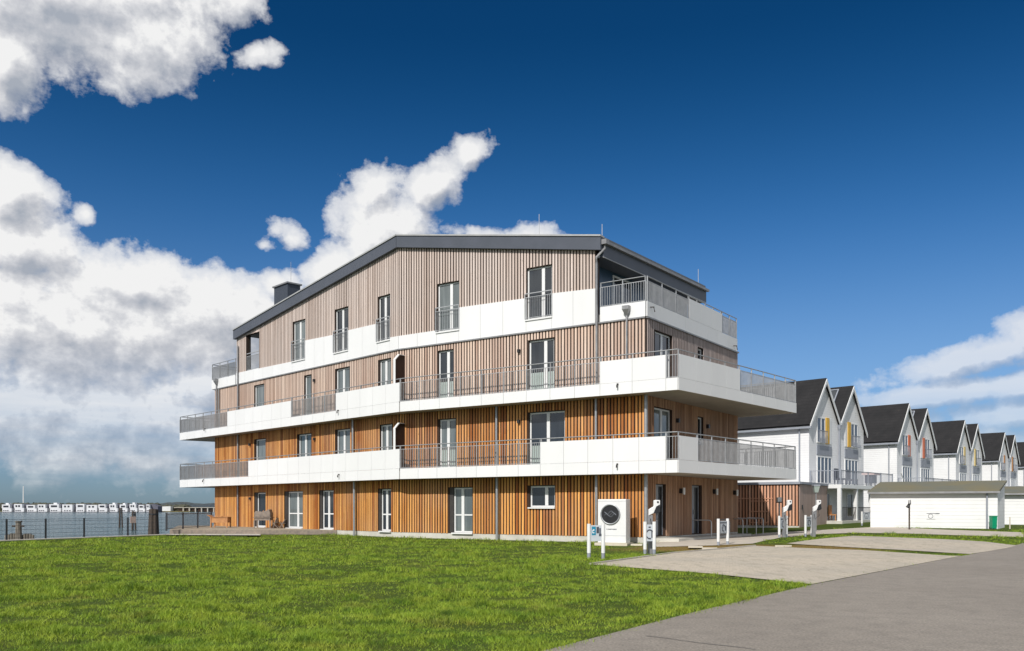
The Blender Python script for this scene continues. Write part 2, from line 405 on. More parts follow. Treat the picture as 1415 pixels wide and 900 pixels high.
# kerb between lawn and parking, quay kerb
kb = MB()
pts_ = [gp(817,780.5), gp(930,765), gp(1045,754.7)]
for a, b in zip(pts_, pts_[1:]):
    s = Seg(b, a); kb.hexa([s.p(0,0,-.05+hgt(*b)), s.p(s.L,0,-.05), s.p(s.L,-.08,-.05), s.p(0,-.08,-.05+hgt(*b))],
                           [s.p(0,0,.045+hgt(*b)), s.p(s.L,0,.045), s.p(s.L,-.08,.045), s.p(0,-.08,.045+hgt(*b))])
struct(kb.build('kerb', M['concrete']))
qk = MB()
qa = Vector((shore(5), 5)); q1 = Vector((QB.x, QB.y))
s = Seg(q1, qa); 
qk.sbox(s, 0, s.L, -.25, .45, -1.9, .03) if s.n.x > 0 else qk.sbox(s, 0, s.L, -.45, .25, -1.9, .03)
struct(qk.build('quay_edge', M['concrete']))

# ------------------------------------------------------------------ main building
C = pt(893, 43.6); K = pt(552, 52.6); Lp = pt(297, 70.5); Rr = pt(1019, 53.7)
SA = Seg(C, K); SB = Seg(K, Lp); SR = Seg(Rr, C)
inB = -SB.n; inA = -SA.n
Lb = Lp+inB*10.5; Kb = K+(inA+inB).normalized()*11.5; Rb = pt(995, 66.)
BLD = thing('apartment_building', 'large four storey timber-clad building with white wrap-around balconies and folded dark roof', 'building')
FL = [.28, 3.52, 7.02, 10.5]
def seg_for(px): return SB if px < 552 else SA
# openings: (level, facade, px0, px1, z0, z1, style)
OPS = []
def op(lev, px0, px1, ytop, ybot=None, style='door', seg=None, glassm='glass', split=None, shut=False):
    g = seg or seg_for(px0)
    u1 = g.u(px0); u0 = g.u(px1)
    zt = g.z((px0+px1)/2, ytop)
    zb = g.z((px0+px1)/2, ybot) if ybot else FL[lev]+.03
    OPS.append(dict(lev=lev, g=g, u0=u0, u1=u1, z0=zb, z1=zt, style=style, glass=glassm, split=split, shut=shut))
# ground floor
op(0, 352, 367, 681, style='door', shut=True, split=1)
op(0, 393, 418.3, 679.5, style='door', shut=True, split=.62, glassm='glassc')
op(0, 441.7, 461, 678, style='door', shut=True, split=.5, glassm='glass')
op(0, 523, 540.3, 676, style='door', shut=True, split=.5, glassm='glass')
op(0, 621, 652.8, 674, style='door', shut=True, split=.45, glassm='glassc')
op(0, 732, 766.7, 671.5, 701, style='sill', split=.64)
# first floor
op(1, 352.8, 367, 607, style='door', split=1, glassm='glassc')
op(1, 412, 430, 600, style='door', split=.5, glassm='glassc')
op(1, 464.7, 484, 593.5, style='door', split=.5, glassm='glassc')
op(1, 525, 541.7, 587, style='door', split=.5, glassm='glassc')
op(1, 607, 629.7, 579.4, style='door', split=.5, glassm='glassc')
op(1, 731, 780.5, 569, style='door', split=.52, glassm='glass')
# second floor
op(2, 351.4, 365.3, 532.2, style='door', split=1, glassm='glassc')
op(2, 420.8, 430, 519, style='door', split=1, glassm='glassc')
op(2, 464, 483, 509, style='door', split=.5, glassm='glassc')
op(2, 524, 540, 497, style='door', split=.5, glassm='glassc')
op(2, 605.4, 627, 484.5, style='door', split=.6, glassm='glass')
op(2, 730.5, 765.5, 469.3, style='door', split=.64, glassm='glass')
# third floor
op(3, 341, 358, 461.5, 511, style='open')
op(3, 405, 422.5, 443.5, 498, style='juliet', split=.5, glassm='glassc')
op(3, 463, 482, 426.5, 486, style='juliet', split=.5, glassm='glass')
op(3, 522.6, 539.7, 409, 471, style='juliet', split=.5, glassm='glass')
op(3, 604.5, 634.8, 391, 457.5, style='juliet', split=.6, glassm='glassc')
op(3, 728, 763, 369, 440, style='juliet', split=.62, glassm='glass')
# right side
op(2, 905, 928, 461, style='door', seg=SR, split=.5, glassm='glass')
op(2, 965, 971.5, 481.8, style='small', seg=SR, split=1)
op(1, 904, 928, 565, style='door', seg=SR, split=.5, glassm='glassc')
op(1, 964.4, 971.5, 577, style='small', seg=SR, split=1)
op(0, 905.6, 918.6, 669.8, style='entrance', seg=SR, split=1)
op(0, 955.3, 968, 671.3, style='entrance', seg=SR, split=1)
for o_ in OPS:
    if o_['style'] == 'small': o_['z0'] = o_['z1']-1.35

# roof profile heights
ZRK = 16.08; ZRR = 13.95; ZRL = 13.78
FO = .16                                        # roof front overhang
uRoofR = SA.u(833); uWoodR = SA.u(823.5); uLeft = SB.u(327.5)
def roof_top(g, u):
    if g is SA: return ZRR+(ZRK-ZRR)*(u-uRoofR)/(SA.L-uRoofR)
    return ZRK+(ZRL-ZRK)*u/uLeft
def wall_sheet(mb, g, u0, u1, z0, ztop, ops, t=.16):
    """flat wall with holes and reveals; ztop is a height or a function of u"""
    zf = ztop if callable(ztop) else (lambda u: ztop)
    us = sorted(set([u0, u1]+[x for o in ops for x in (o['u0'], o['u1'])]))
    us = [u for u in us if u0-1e-6 <= u <= u1+1e-6]
    for a, b in zip(us, us[1:]):
        m_ = (a+b)/2; hs = sorted([(o['z0'], o['z1']) for o in ops if o['u0'] < m_ < o['u1']])
        lo = z0
        for h0, h1 in hs+[(None, None)]:
            if h0 is None: mb.face([g.p(a,0,lo), g.p(b,0,lo), g.p(b,0,zf(b)), g.p(a,0,zf(a))])
            else:
                if h0 > lo+.01: mb.face([g.p(a,0,lo), g.p(b,0,lo), g.p(b,0,h0), g.p(a,0,h0)])
                lo = h1
    for o in ops:
        a, b, c, d = o['u0'], o['u1'], max(o['z0'], z0), o['z1']
        for q in (((a,c),(a,d)), ((a,d),(b,d)), ((b,d),(b,c)), ((b,c),(a,c))):
            (x0,y0),(x1,y1) = q
            mb.face([g.p(x0,0,y0), g.p(x1,0,y1), g.p(x1,-t,y1), g.p(x0,-t,y0)])
def battens(mb, g, u0, u1, z0, ztop, ops, pitch=.172, wd=.100, th=.034, seed=1):
    r = random.Random(seed); zb = z0 if callable(z0) else (lambda u: z0); zf = ztop if callable(ztop) else (lambda u: ztop)
    n = max(1, int(round((u1-u0)/pitch))); p = (u1-u0)/n
    for i in range(n):
        a = u0+i*p+(p-wd)/2+r.uniform(-.006,.006); b = a+wd+r.uniform(-.004,.004); m_ = (a+b)/2
        c = min(1, max(0, r.gauss(.55,.30)+.12*math.sin(i*.31+seed)-(.5 if r.random() < .12 else 0)))
        hs = sorted([(o['z0']-.03, o['z1']+.03) for o in ops if o['u0']-.05 < m_ < o['u1']+.05])
        lo = zb(m_)+r.uniform(-.012,.012)
        for h0, h1 in hs+[(None, None)]:
            t_ = zf(m_) if h0 is None else h0
            if t_ > lo+.03:
                # a few boards are jointed
                zz = [lo, t_]
                if t_-lo > 2.2 and r.random() < .35: zz = [lo, lo+r.uniform(.3,.8)*(t_-lo), t_]
                for k, (q0, q1) in enumerate(zip(zz, zz[1:])):
                    cc = min(1, max(0, c+r.uniform(-.12,.12)))
                    mb.sbox(g, a, b, .004, th+r.uniform(0,.004), q0+(.003 if k else 0), q1, cc)
            if h1 is not None: lo = max(lo, h1)
def lev_ops(lev, g): return [o for o in OPS if o['lev'] == lev and o['g'] is g]

ZB1, ZB2, ZB3 = 3.06, 6.55, 10.03
cfg = [(0, .27, ZB1, 'w0', 'backing'), (1, ZB1+.02, ZB2, 'w1', 'backing'), (2, ZB2+.02, ZB3, 'w2', 'backing2')]
for lev, z0, z1, wm, bmn in cfg:
    for g, nm in ((SA,'A'), (SB,'B'), (SR,'R')):
        mb = MB(); wall_sheet(mb, g, 0, g.L, z0-.02, z1+.02, lev_ops(lev, g)); wl = mb.build('wall', M[bmn], BLD)
        mb = MB(); bd = battens(mb, g, .03, g.L-.03, z0, z1-.005, lev_ops(lev, g), seed=lev*7+len(nm)+int(g.L))
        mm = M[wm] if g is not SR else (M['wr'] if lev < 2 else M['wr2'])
        mb.build('timber_cladding', mm, wl)
# unseen sides of the body
mb = MB()
for a, b in ((Lp, Lb), (Lb, Kb), (Kb, Rb), (Rb, Rr)):
    mb.face([(a.x,a.y,-.2),(b.x,b.y,-.2),(b.x,b.y,ZB3+.3),(a.x,a.y,ZB3+.3)])
mb.build('rear_wall', M['wr2'], BLD)
mb = MB()
# plinth follows the foot of the walls
for g, a, b in ((SA, .02, SA.L), (SB, 0, SB.L), (SR, 0, SR.L-.02)): mb.sbox(g, a, b, -.2, .012, -.3, .262)
mb.build('plinth', M['plinth'], BLD)

# third floor front: sheet, cladding, white band
mb = MB()
def t3(g): return lambda u: roof_top(g, u)-.35
wall_sheet(mb, SA, uWoodR, SA.L, ZB3-.02, t3(SA), lev_ops(3, SA)); wall_sheet(mb, SB, 0, uLeft, ZB3-.02, t3(SB), lev_ops(3, SB))
mb.sbox(SA, uWoodR-.02, uWoodR, -.3, 0, ZB3, t3(SA)(uWoodR))
w3 = mb.build('wall', M['backing2'], BLD)
band = [(327.5,405,516,500),(422.5,463,471,463),(482,522.6,457,447.6),(539.7,552,466.8,464.8),(552,604.5,464.8,457),(634.8,728,425.5,412.6),(763,823.5,406,399.2)]
wood_bot = []
bp = MB()
def band_piece(g, px0, px1, y0, y1, joints=True):
    a, b = g.u(px1), g.u(px0); za, zb = g.z(px1, y1), g.z(px0, y0)
    a = max(a, 0); b = min(b, g.L)
    n = max(1, round((b-a)/1.3))
    for i in range(n):
        f0, f1 = i/n, (i+1)/n; u0 = a+(b-a)*f0+.006; u1 = a+(b-a)*f1-.006
        bp.sbox(g, u0, u1, .006, .07, ZB3, za+(zb-za)*f0, random.random(), zt=za+(zb-za)*f1)
    wood_bot.append((g, a, b, za, zb))
for px0, px1, y0, y1 in band: band_piece(SB if px1 <= 552.5 else SA, px0, px1, y0, y1)
for o in lev_ops(3, SA)+lev_ops(3, SB):
    if o['style'] == 'juliet': bp.sbox(o['g'], o['u0']+.004, o['u1']-.004, .006, .068, ZB3, o['z0']-.07, .3)
    elif o['style'] == 'open': pass
bp.build('white_panel_band', M['panel'], BLD)
mb = MB(); mb.sbox(SA, .02, SA.L+.01, .0, .10, ZB3-.07, ZB3-.004); mb.sbox(SB, .01, SB.L, .0, .10, ZB3-.07, ZB3-.004); mb.sbox(SR, 0, SR.L, 0, .10, ZB3-.07, ZB3-.004)
mb.build('drip_edge', M['galvd'], BLD)
mb = MB()
for k, (g, a, b, za, zb) in enumerate(wood_bot):
    battens(mb, g, a, b, (lambda u, a=a, b=b, za=za, zb=zb: za+(zb-za)*(u-a)/(b-a)+.004), t3(g), lev_ops(3, g), seed=50+k)
for o in lev_ops(3, SA)+lev_ops(3, SB):
    battens(mb, o['g'], o['u0'], o['u1'], o['z1']+.03, t3(o['g']), [], seed=int(o['u0']*10))
mb.build('timber_cladding', M['w3'], w3)

# ------------------------------------------------------------------ windows
def window(o):
    g, a, b, z0, z1 = o['g'], o['u0'], o['u1'], o['z0'], o['z1']; st = o['style']
    if st == 'open': return
    fr = MB(); gl = MB(); fro = MB(); W = -.10; d = .06
    if st == 'entrance':                       # pale jamb on the left in the picture, dark leaf beside it
        fr.sbox(g, a, b, W-.03, W, z1-.08, z1); fr.sbox(g, b-.06, b, W-.03, W+.02, z0, z1-.08)
        fr.sbox(g, a, a+.06, W-.03, W, z0, z1-.08)
        um = a+(b-a)*.50
        fr.sbox(g, um, b-.07, W-.02, W-.005, z0, z1-.08)
        f = fr.build('entrance_door', M['hgrey'], BLD)
        gl.sbox(g, a+.06, um-.003, W-.06, W-.045, z0, z1-.08); gl.build('pane', M['black'], f)
        h = MB(); h.sbox(g, um+.10, um+.13, W+.0, W+.05, z0+.95, z0+1.15); h.build('handle', M['galv'], f)
        return
    sh = 0
    if o['shut']:
        sh = (b-a)*.17
        s_ = MB(); s_.sbox(g, b-sh, b-.003, -.13, -.02, z0, z1-.004)
        s_.build('shutter', M['shutter'], BLD); b = b-sh
    fw = .075
    fr.sbox(g, a, b, W-d, W, z1-fw, z1-.003); fr.sbox(g, a, b, W-d, W, z0, z0+fw)
    fr.sbox(g, a, a+fw, W-d, W, z0+fw, z1-fw); fr.sbox(g, b-fw, b, W-d, W, z0+fw, z1-fw)
    um = None
    if o['split'] and o['split'] < 1:          # split measured from the left in the picture
        um = b-(b-a)*o['split']
        fr.sbox(g, um-.085, um+.085, W-d-.002, W+.012, z0+fw, z1-fw)
    if o['lev'] in (0,) and st == 'door': fr.sbox(g, a+fw, b-fw, W-d+.01, W-.004, z0+.86, z0+.93)
    nm = 'door' if st == 'door' else 'window'
    f = fr.build(nm, M['white'], BLD)
    gm = M[o['glass']]
    lo = z0+fw
    if st == 'door' and o['lev'] in (1,2) and o['g'] is SA:  # frosted lower glazing
        gl2 = MB(); gl2.sbox(g, a+fw, b-fw, W-.045, W-.03, lo, z0+1.0); gl2.build('frosted_pane', M['frost'], f); lo = z0+1.0
    cells = [(a+fw, b-fw)] if um is None else [(a+fw, um-.085), (um+.085, b-fw)]
    for (x0, x1) in cells:
        q = MB(); q.sbox(g, x0, x1, W-.045, W-.03, lo+.002, z1-fw); q.build('pane', gm, f)
    if st in ('juliet', 'sill') or (o['lev'] == 0 and st == 'door'):
        s_ = MB(); s_.sbox(g, a-.05, b+.05, -.12, .12, z0-.07, z0-.005); s_.build('sill', M['white'], f)
    if st == 'juliet':
        r_ = MB(); top = z0+(z1-z0)*.50
        a0, b0 = a-.04, b+sh+.04
        r_.sbox(g, a0, b0, .10, .13, top-.02, top+.02); r_.sbox(g, a0, b0, .105, .125, top-.19, top-.165); r_.sbox(g, a0, b0, .105, .125, z0+.05, z0+.075)
        n = int((b0-a0)/.115)
        for i in range(n+1):
            u = a0+(b0-a0)*i/n; r_.sbox(g, u-.008, u+.008, .108, .122, z0+.075, top-.19)
        for u in (a0, b0): r_.sbox(g, u-.015, u+.015, .07, .13, z0+.02, top)
        r_.build('juliet_railing', M['rail'], BLD)
for o in OPS: window(o)

# open loggia at the left end of the third floor
o = [q for q in OPS if q['style'] == 'open'][0]
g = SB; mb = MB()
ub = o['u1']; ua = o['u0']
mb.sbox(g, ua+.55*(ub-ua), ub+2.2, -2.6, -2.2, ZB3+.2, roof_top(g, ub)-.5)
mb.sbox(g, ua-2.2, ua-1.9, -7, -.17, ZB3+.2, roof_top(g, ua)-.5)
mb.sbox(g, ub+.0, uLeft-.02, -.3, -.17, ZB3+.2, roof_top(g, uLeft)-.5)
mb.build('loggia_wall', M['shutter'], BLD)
r_ = MB(); top = o['z0']+1.15
r_.sbox(g, ua, ub, -.02, .02, top-.03, top+.02); r_.sbox(g, ua, ub, -.015, .015, top-.2, top-.17); r_.sbox(g, ua, ub, -.015, .015, o['z0']+.03, o['z0']+.06)
for i in range(15):
    u = ua+(ub-ua)*i/14; r_.sbox(g, u-.008, u+.008, -.012, .012, o['z0']+.06, top-.2)
r_.build('loggia_railing', M['rail'], BLD)
mb = MB(); mb.sbox(g, ua, ub, -.2, .05, o['z0']-.06, o['z0']); mb.build('sill', M['white'], BLD)

# ------------------------------------------------------------------ roof
rb = MB(); fa = MB(); cp = MB()
FRo = SA.o+SA.d*uRoofR; FKo = K.copy(); FLo = SB.o+SB.d*uLeft
E_end = pt(975, 55.0)
bk = (E_end-FRo)
depthA = bk.length
def roof_pts(off_front):
    fR = FRo+SA.n*off_front; fL = FLo+SB.n*off_front+SB.d*.12
    fK = K+(SA.n+SB.n).normalized()*off_front/((SA.n+SB.n).normalized().dot(SA.n))
    bR = E_end; bL = FLo+inB*10.5; bK = K+(inA+inB).normalized()*11.3
    return fR, fK, fL, bR, bK, bL
fR, fK, fL, bR, bK, bL = roof_pts(FO+.03)
def q3(p, z): return (p.x, p.y, z)
for (a, b, c, d, za, zb) in ((fR, fK, bK, bR, ZRR, ZRK), (fK, fL, bL, bK, ZRK, ZRL)):
    rb.hexa([q3(a,za-.36), q3(b,zb-.36), q3(c,zb-.36), q3(d,za-.36)], [q3(a,za-.03), q3(b,zb-.03), q3(c,zb-.03), q3(d,za-.03)])
RF = rb.build('roof', M['rooftop'], BLD)
for g, a, b, za, zb in ((SA, uRoofR, SA.L+.02, ZRR, ZRK), (SB, .0, uLeft+.12, ZRK, ZRL)):
    fa.sbox(g, a, b, FO+.032, FO+.07, za-.68, za-.075, zt=zb-.075, zb=zb-.68)
    fa.sbox(g, a, b, .0, FO+.032, za-.68, za-.365, zt=zb-.365, zb=zb-.68)
    cp.sbox(g, a-.02, b, -.12, FO+.12, za-.075, za, zt=zb, zb=zb-.075)
SE = Seg(E_end, FRo)                          # right hand eave, outward normal to the right
fa.sbox(SE, 0, SE.L, -.02, .04, ZRR-.95, ZRR-.34)
fa.build('roof_fascia', M['roof'], RF)
cp.sbox(SE, 0, SE.L, .0, .05, ZRR-.98, ZRR-.952)
cp.build('roof_edge_trim', M['cap'], RF)
mb = MB(); mb.sbox(SE, 0, SE.L, -1.3, -.022, ZRR-.95, ZRR-.90); mb.build('eave_soffit', M['roof'], RF)
gt = MB(); gt.sbox(SE, -.1, SE.L+.12, .042, .19, ZRR-.36, ZRR-.24); gt.build('gutter', M['galvd'], RF)
# chimney block behind the roof edge
cu = SB.u(388, -3.2); zc = roof_top(SB, cu)
cw = .95; ch = MB(); zt_ = SB.z(396, 390, -3.2)
ch.sbox(SB, cu-cw, cu+cw, -4.2, -3.2, zc-.8, zt_-.1); co_ = ch.build('chimney', M['anth'], RF)
ch = MB(); ch.sbox(SB, cu-cw-.1, cu+cw+.1, -4.3, -3.1, zt_-.1, zt_); ch.build('chimney_cap', M['galvd'], co_)
ch = MB()
for k in (-.5,.1,.6): ch.sbox(SB, cu+k-.12, cu+k+.12, -3.9, -3.6, zt_, zt_+.1)
ch.build('chimney_pot', M['galvd'], co_)
# lightning rods
for px, y0, y1, w_, g in ((402, 362, 388, -3.5, SB), (745, 296, 324, -1.2, SA), (832, 310, 330, -.3, SA)):
    u = g.u(px, w_); p = g.p(u, w_, 0); mb = MB(); mb.tube([(p[0],p[1],g.z(px,y1,w_)-.2), (p[0],p[1],g.z(px,y0,w_))], .014, 5); mb.build('lightning_rod', M['galv'], RF)
mb = MB(); p = SE.p(.3, -.3, 0); mb.tube([(p[0],p[1],ZRR-.1), (p[0],p[1],ZRR+.9)], .014, 5); mb.build('lightning_rod', M['galv'], RF)
mb = MB(); u = SA.u(766, -1.0); p = SA.p(u, -1.0, 0); mb.tube([(p[0],p[1],roof_top(SA,u)-.1), (p[0],p[1],roof_top(SA,u)+.16)], .07, 10); mb.build('roof_vent', M['galvd'], RF)

# third floor terrace on the right: set-back dark wall with a glazed door
mb = MB(); mb.sbox(SE, .3, SE.L-.1, -1.3, -.95, ZB3+.3, ZRR-.9)
tw = mb.build('terrace_wall', M['blue_wall'], BLD)
def setback_door(px0, px1):
    a = SE.u(px1, -.95); b = SE.u(px0, -.95); z0 = 10.62; z1 = 12.85
    f = MB()
    for q in ((a,b,z1-.09,z1),(a,b,z0,z0+.09)): f.sbox(SE, q[0], q[1], -.949, -.90, q[2], q[3])
    for q in (a, (a+b)/2-.05, b-.1): f.sbox(SE, q, q+.1, -.949, -.898, z0+.09, z1-.09)
    d_ = f.build('terrace_door', M['white'], BLD)
    q = MB(); q.sbox(SE, a+.1, b-.1, -.949, -.93, z0+.09, z1-.09); q.build('pane', M['glass'], d_)
setback_door(846, 872)
# terrace floor and its white fascia
mb = MB(); mb.prism([q for q in [tuple(C+SR.n*.0), tuple(Rr), tuple(Rb), tuple(Kb), tuple(SA.o+SA.d*SA.L), ]], ZB3-.03, ZB3+.35)
mb.prism([tuple(K), tuple(Kb), tuple(Lb), tuple(Lp)], ZB3-.03, ZB3+.352)
mb.build('terrace_floor', M['slab'], BLD)

def fascia_run(mb, g, u0, u1, z0, z1, w0=-.03, w1=0., step=1.28):
    n = max(1, round((u1-u0)/step))
    for i in range(n):
        a = u0+(u1-u0)*i/n+.007; b = u0+(u1-u0)*(i+1)/n-.007
        mb.sbox(g, a, b, w0, w1, z0, z1, random.random())
def railing(g, u0, u1, zlow, zpar, zrail, w=-.05, handrail=None, parent=None):
    r_ = MB()
    r_.sbox(g, u0, u1, w-.012, w+.012, zpar-.03, zpar-.005); r_.sbox(g, u0, u1, w-.012, w+.012, zlow+.03, zlow+.055)
    n = int((u1-u0)/.118)
    for i in range(n+1):
        u = u0+(u1-u0)*i/max(1,n); r_.sbox(g, u-.006, u+.006, w-.02, w+.02, zlow+.05, zpar-.03)
    k = max(1, round((u1-u0)/1.28))
    for i in range(k+1):
        u = u0+(u1-u0)*i/k; u = min(max(u, u0+.03), u1-.03)
        r_.sbox(g, u-.014, u+.014, w-.025, w+.025, zlow-.1, zrail-.02)
    return r_.build('railing', M['rail'], parent)
def hand(g, pts, parent):
    h = MB(); h.tube(pts, .024, 8); return h.build('handrail', M['galv'], parent, smooth=True)

# third floor terrace rails (flush with the right facade)
T3 = thing  # alias unused
zl3, zp3, zr3 = 10.70, 11.62, 11.80
mb = MB(); uA = SA.u(829, .08)
fascia_run(mb, SA, .0, uA, ZB3, zl3, .03, .08, 3); 
uR = lambda px: SR.u(px, .08)
fascia_run(mb, SR, uR(1019), SR.L+.06, ZB3, zl3, .03, .08)
fascia_run(mb, SR, uR(998), uR(953), zl3+.01, zp3+.05, .03, .08)
TB = mb.build('terrace_parapet', M['panel'], BLD)
railing(SA, .0, uA, zl3, zp3, zr3, .03, parent=TB)
railing(SR, uR(953), SR.L+.02, zl3, zp3, zr3, .05, parent=TB)
railing(SR, uR(1018.5), uR(998), zl3, zp3, zr3, .05, parent=TB)
cpt = SR.p(SR.L+.03, .05, zr3)
hand(None, [SA.p(uA, .03, zr3), SA.p(.02,.03,zr3)], TB); hand(None, [SR.p(SR.L+.0,.05,zr3), SR.p(uR(1018.5),.05,zr3)], TB)
pr = MB()
for i in range(5):
    u = uR(998)+(uR(953)-uR(998))*i/4; pr.sbox(SR, u-.02, u+.02, -.01, .03, zp3, zr3)
pr.build('rail_post', M['rail'], TB)
# left terrace on third floor
gL = SB; a, b = uLeft+.1, SB.u(292, .1)
mb = MB(); fascia_run(mb, gL, a, b, ZB3, zl3-.02, .03, .08)
se_ = Seg(Vector(gL.p(b, .05, 0)[:2]), Vector(gL.p(b, .05, 0)[:2])+inB*5)
fascia_run(mb, se_, 0, 5, ZB3, zl3-.02, -.03, .02)
TL = mb.build('terrace_parapet', M['panel'], BLD)
railing(gL, a, b, zl3, zp3, zr3, .03, parent=TL); railing(se_, 0, 5, zl3, zp3, zr3, -.02, parent=TL)
hand(None, [gL.p(a,.03,zr3), gL.p(b,.03,zr3), se_.p(5,0,zr3)], TL)
hb = Seg(Vector(gL.p(b, .05, 0)[:2])+inB*5, Vector(gL.p(a-2, .05, 0)[:2])+inB*5)
railing(hb, 0, hb.L, zl3, zp3, zr3, 0, parent=TL)
mb = MB(); mb.prism([gL.p(uLeft-1,0,0)[:2], gL.p(b-.02,.03,0)[:2], se_.p(5,0,0)[:2], (Vector(gL.p(uLeft-1,0,0)[:2])+inB*5)[:]], ZB3-.01, ZB3+.4)
mb.build('terrace_slab', M['slab'], BLD)

# ------------------------------------------------------------------ balconies
BL = pt(248, 73.0); BK = pt(552, 51.2); BC = pt(937.5, 41.56); BR = pt(1101, 51.95); BR2 = pt(1000, 55.2); BL2 = pt(325, 76.0)
GA = Seg(BC, BK); GB = Seg(BK, BL); GR = Seg(BR, BC); GL = Seg(BL, BL2); GQ = Seg(BR2, BR)
def balcony(zb, zlow, zpar, zrail, zfloor, segs):
    sl = MB(); inset = .035
    def ins(p, *ns):
        q = Vector(p)
        for n in ns: q = q-n*inset
        return (q.x, q.y)
    poly = [ins(BL2), ins(BL, GB.n, GL.n), ins(BK, GA.n), ins(BC, GA.n, GR.n), ins(BR, GR.n), ins(BR2)]
    sl.prism(poly, zb+.03, zfloor)
    B = sl.build('balcony', M['slab'], BLD)
    so = MB(); so.prism(poly, zb+.004, zb+.028); so.build('balcony_soffit', M['soffit'], B)
    fs = MB()
    for g in (GA, GB, GR, GL): 
        cuts = [0.]+sorted(set(round(x,3) for (gg, a, b, t) in segs if gg is g for x in (a, b) if .1 < x < g.L-.1))+[g.L]
        for a, b in zip(cuts, cuts[1:]): fascia_run(fs, g, a+(.03 if a == 0 else 0), b-(.03 if b == g.L else 0), zb, zlow)
    fs.sbox(GQ, 0, GQ.L-.04, -.03, 0, zb, zlow)
    fs.build('fascia_panel', M['panel'], B)
    for g, a, b, tall in segs:
        if tall:
            t_ = MB(); fascia_run(t_, g, a, b, zlow+.008, zpar)
            # posts behind
            t_o = t_.build('parapet_panel', M['panel'], B)
            pb = MB(); k = max(1, round((b-a)/1.28))
            pb.sbox(g, a+.02, b-.02, -.045, -.034, zlow+.01, zpar-.03)
            for i in range(k+1):
                u = min(max(a+(b-a)*i/k, a+.03), b-.03); pb.sbox(g, u-.018, u+.018, -.09, -.05, zlow, zrail-.02)
            pb.build('railing_post', M['rail'], B)
        else: railing(g, a, b, zlow, zpar, zrail, -.06, parent=B)
    hh = MB(); w = -.07
    pts = [GR.p(.02,w,zrail), GR.p(GR.L-.08,w,zrail), GA.p(.08,w,zrail), GA.p(GA.L,w,zrail), GB.p(GB.L-.05,w,zrail), GL.p(GL.L,w,zrail)]
    for a, b in zip(pts, pts[1:]): hh.tube([a, b], .026, 8)
    pts = [GQ.p(GQ.L-.1,w,zrail), GQ.p(.1,w,zrail)]; hh.tube(pts, .026, 8)
    hh.build('handrail', M['galv'], B, smooth=True)
    return B
def sg(g, px1, px0, tall): return (g, max(0, g.u(px1)), min(g.L, g.u(px0)), tall)
segs1 = [sg(GR,1101,965,False), sg(GR,965,939,True), sg(GA,937.5,920,False), sg(GA,920,746.5,True), sg(GA,746.5,552,False),
         sg(GB,552,343,True), sg(GB,343,248,False), (GL,0,GL.L,False), (GQ,0,GQ.L-.05,False)]
segs2 = [sg(GR,1101,1023,False), sg(GR,1023,939,True), sg(GA,937.5,920,False), sg(GA,920,829,True), sg(GA,829,552,False),
         sg(GB,552,464,True), sg(GB,464,402,False), sg(GB,402,314,True), sg(GB,314,248,False), (GL,0,GL.L,False), (GQ,0,GQ.L-.05,False)]
B1 = balcony(3.06, 3.60, 4.62, 4.78, 3.50, segs1)
B2 = balcony(6.55, 7.07, 8.07, 8.27, 7.00, segs2)
# overflow spouts on the balcony fronts
def spout(g, px, y, w=.0):
    u = g.u(px); z = g.z(px, y); mb = MB()
    mb.tube([g.p(u, .0, z+.07), g.p(u, .08, z+.06), g.p(u, .11, z+.0), g.p(u, .11, z-.10)], .034, 7); mb.build('overflow_spout', M['shutter'], BLD)
for px, y in ((282,664.5),(469,657.5),(284,594),(468,569),(854,533),(853.5,643.5)): spout(GA if px > 552 else GB, px, y)
for px, y in ((899,427),(1014,480)):
    u = SR.u(px, .09); z = SR.z(px, y, .09); mb = MB(); mb.tube([SR.p(u,.05,z+.08), SR.p(u,.25,z+.06), SR.p(u-.05,.27,z-.15)], .03, 7); mb.build('overflow_spout', M['shutter'], BLD)

# privacy screens between flats
for lev, yt in ((2, 492.6), (1, 586.4)):
    g = SA; u = SA.u(559); z0 = FL[lev]; z1 = SA.z(559, yt); mb = MB()
    prof = [(.04, z0), (.04, z1), (.45, z1), (.78, z1-.3), (.78, z0)]
    mb.hexa([g.p(u-.05, w, z) for w, z in prof], [g.p(u+.05, w, z) for w, z in prof])
    po = mb.build('privacy_screen', M['backing'], BLD)
    e = MB(); th = .07
    for (w0, za), (w1, zb_) in (((.79,z0),(.79,z1-.3)), ((.79,z1-.3),(.45,z1+.01)), ((.45,z1+.01),(.04,z1+.01))):
        e.hexa([g.p(u-.07,w0,za), g.p(u+.07,w0,za), g.p(u+.07,w1,zb_), g.p(u-.07,w1,zb_)],
               [g.p(u-.07,w0+.03,za+.03), g.p(u+.07,w0+.03,za+.03), g.p(u+.07,w1+.03,zb_+.03), g.p(u-.07,w1+.03,zb_+.03)])
    e.build('edge_trim', M['white'], po)

# columns and downpipes
def vtube(g, px, w, z0, z1, r, name, m='galv'):
    u = g.u(px, w); mb = MB(); mb.tube([g.p(u,w,z0), g.p(u,w,z1)], r, 12); return mb.build(name, M[m], BLD, smooth=True)
for px in (489.5, 686.7, 824): vtube(seg_for(px), px, .22, -.1, 3.06, .07, 'column')
for px in (487.5, 686, 823.5): vtube(seg_for(px), px, .20, 3.4, 6.56, .06, 'column')
vtube(SA, 892.5, .16, -.1, 3.06, .085, 'column'); vtube(SA, 892.5, .12, 3.5, 6.55, .08, 'column')
for z0, z1 in ((.0,3.06),(3.5,6.55),(7.0,12.6)): vtube(SB, 328.5, .14, z0, z1, .055, 'downpipe', 'galvd')
vtube(SB, 302, .14, 7.0, 9.95, .05, 'downpipe', 'galvd')
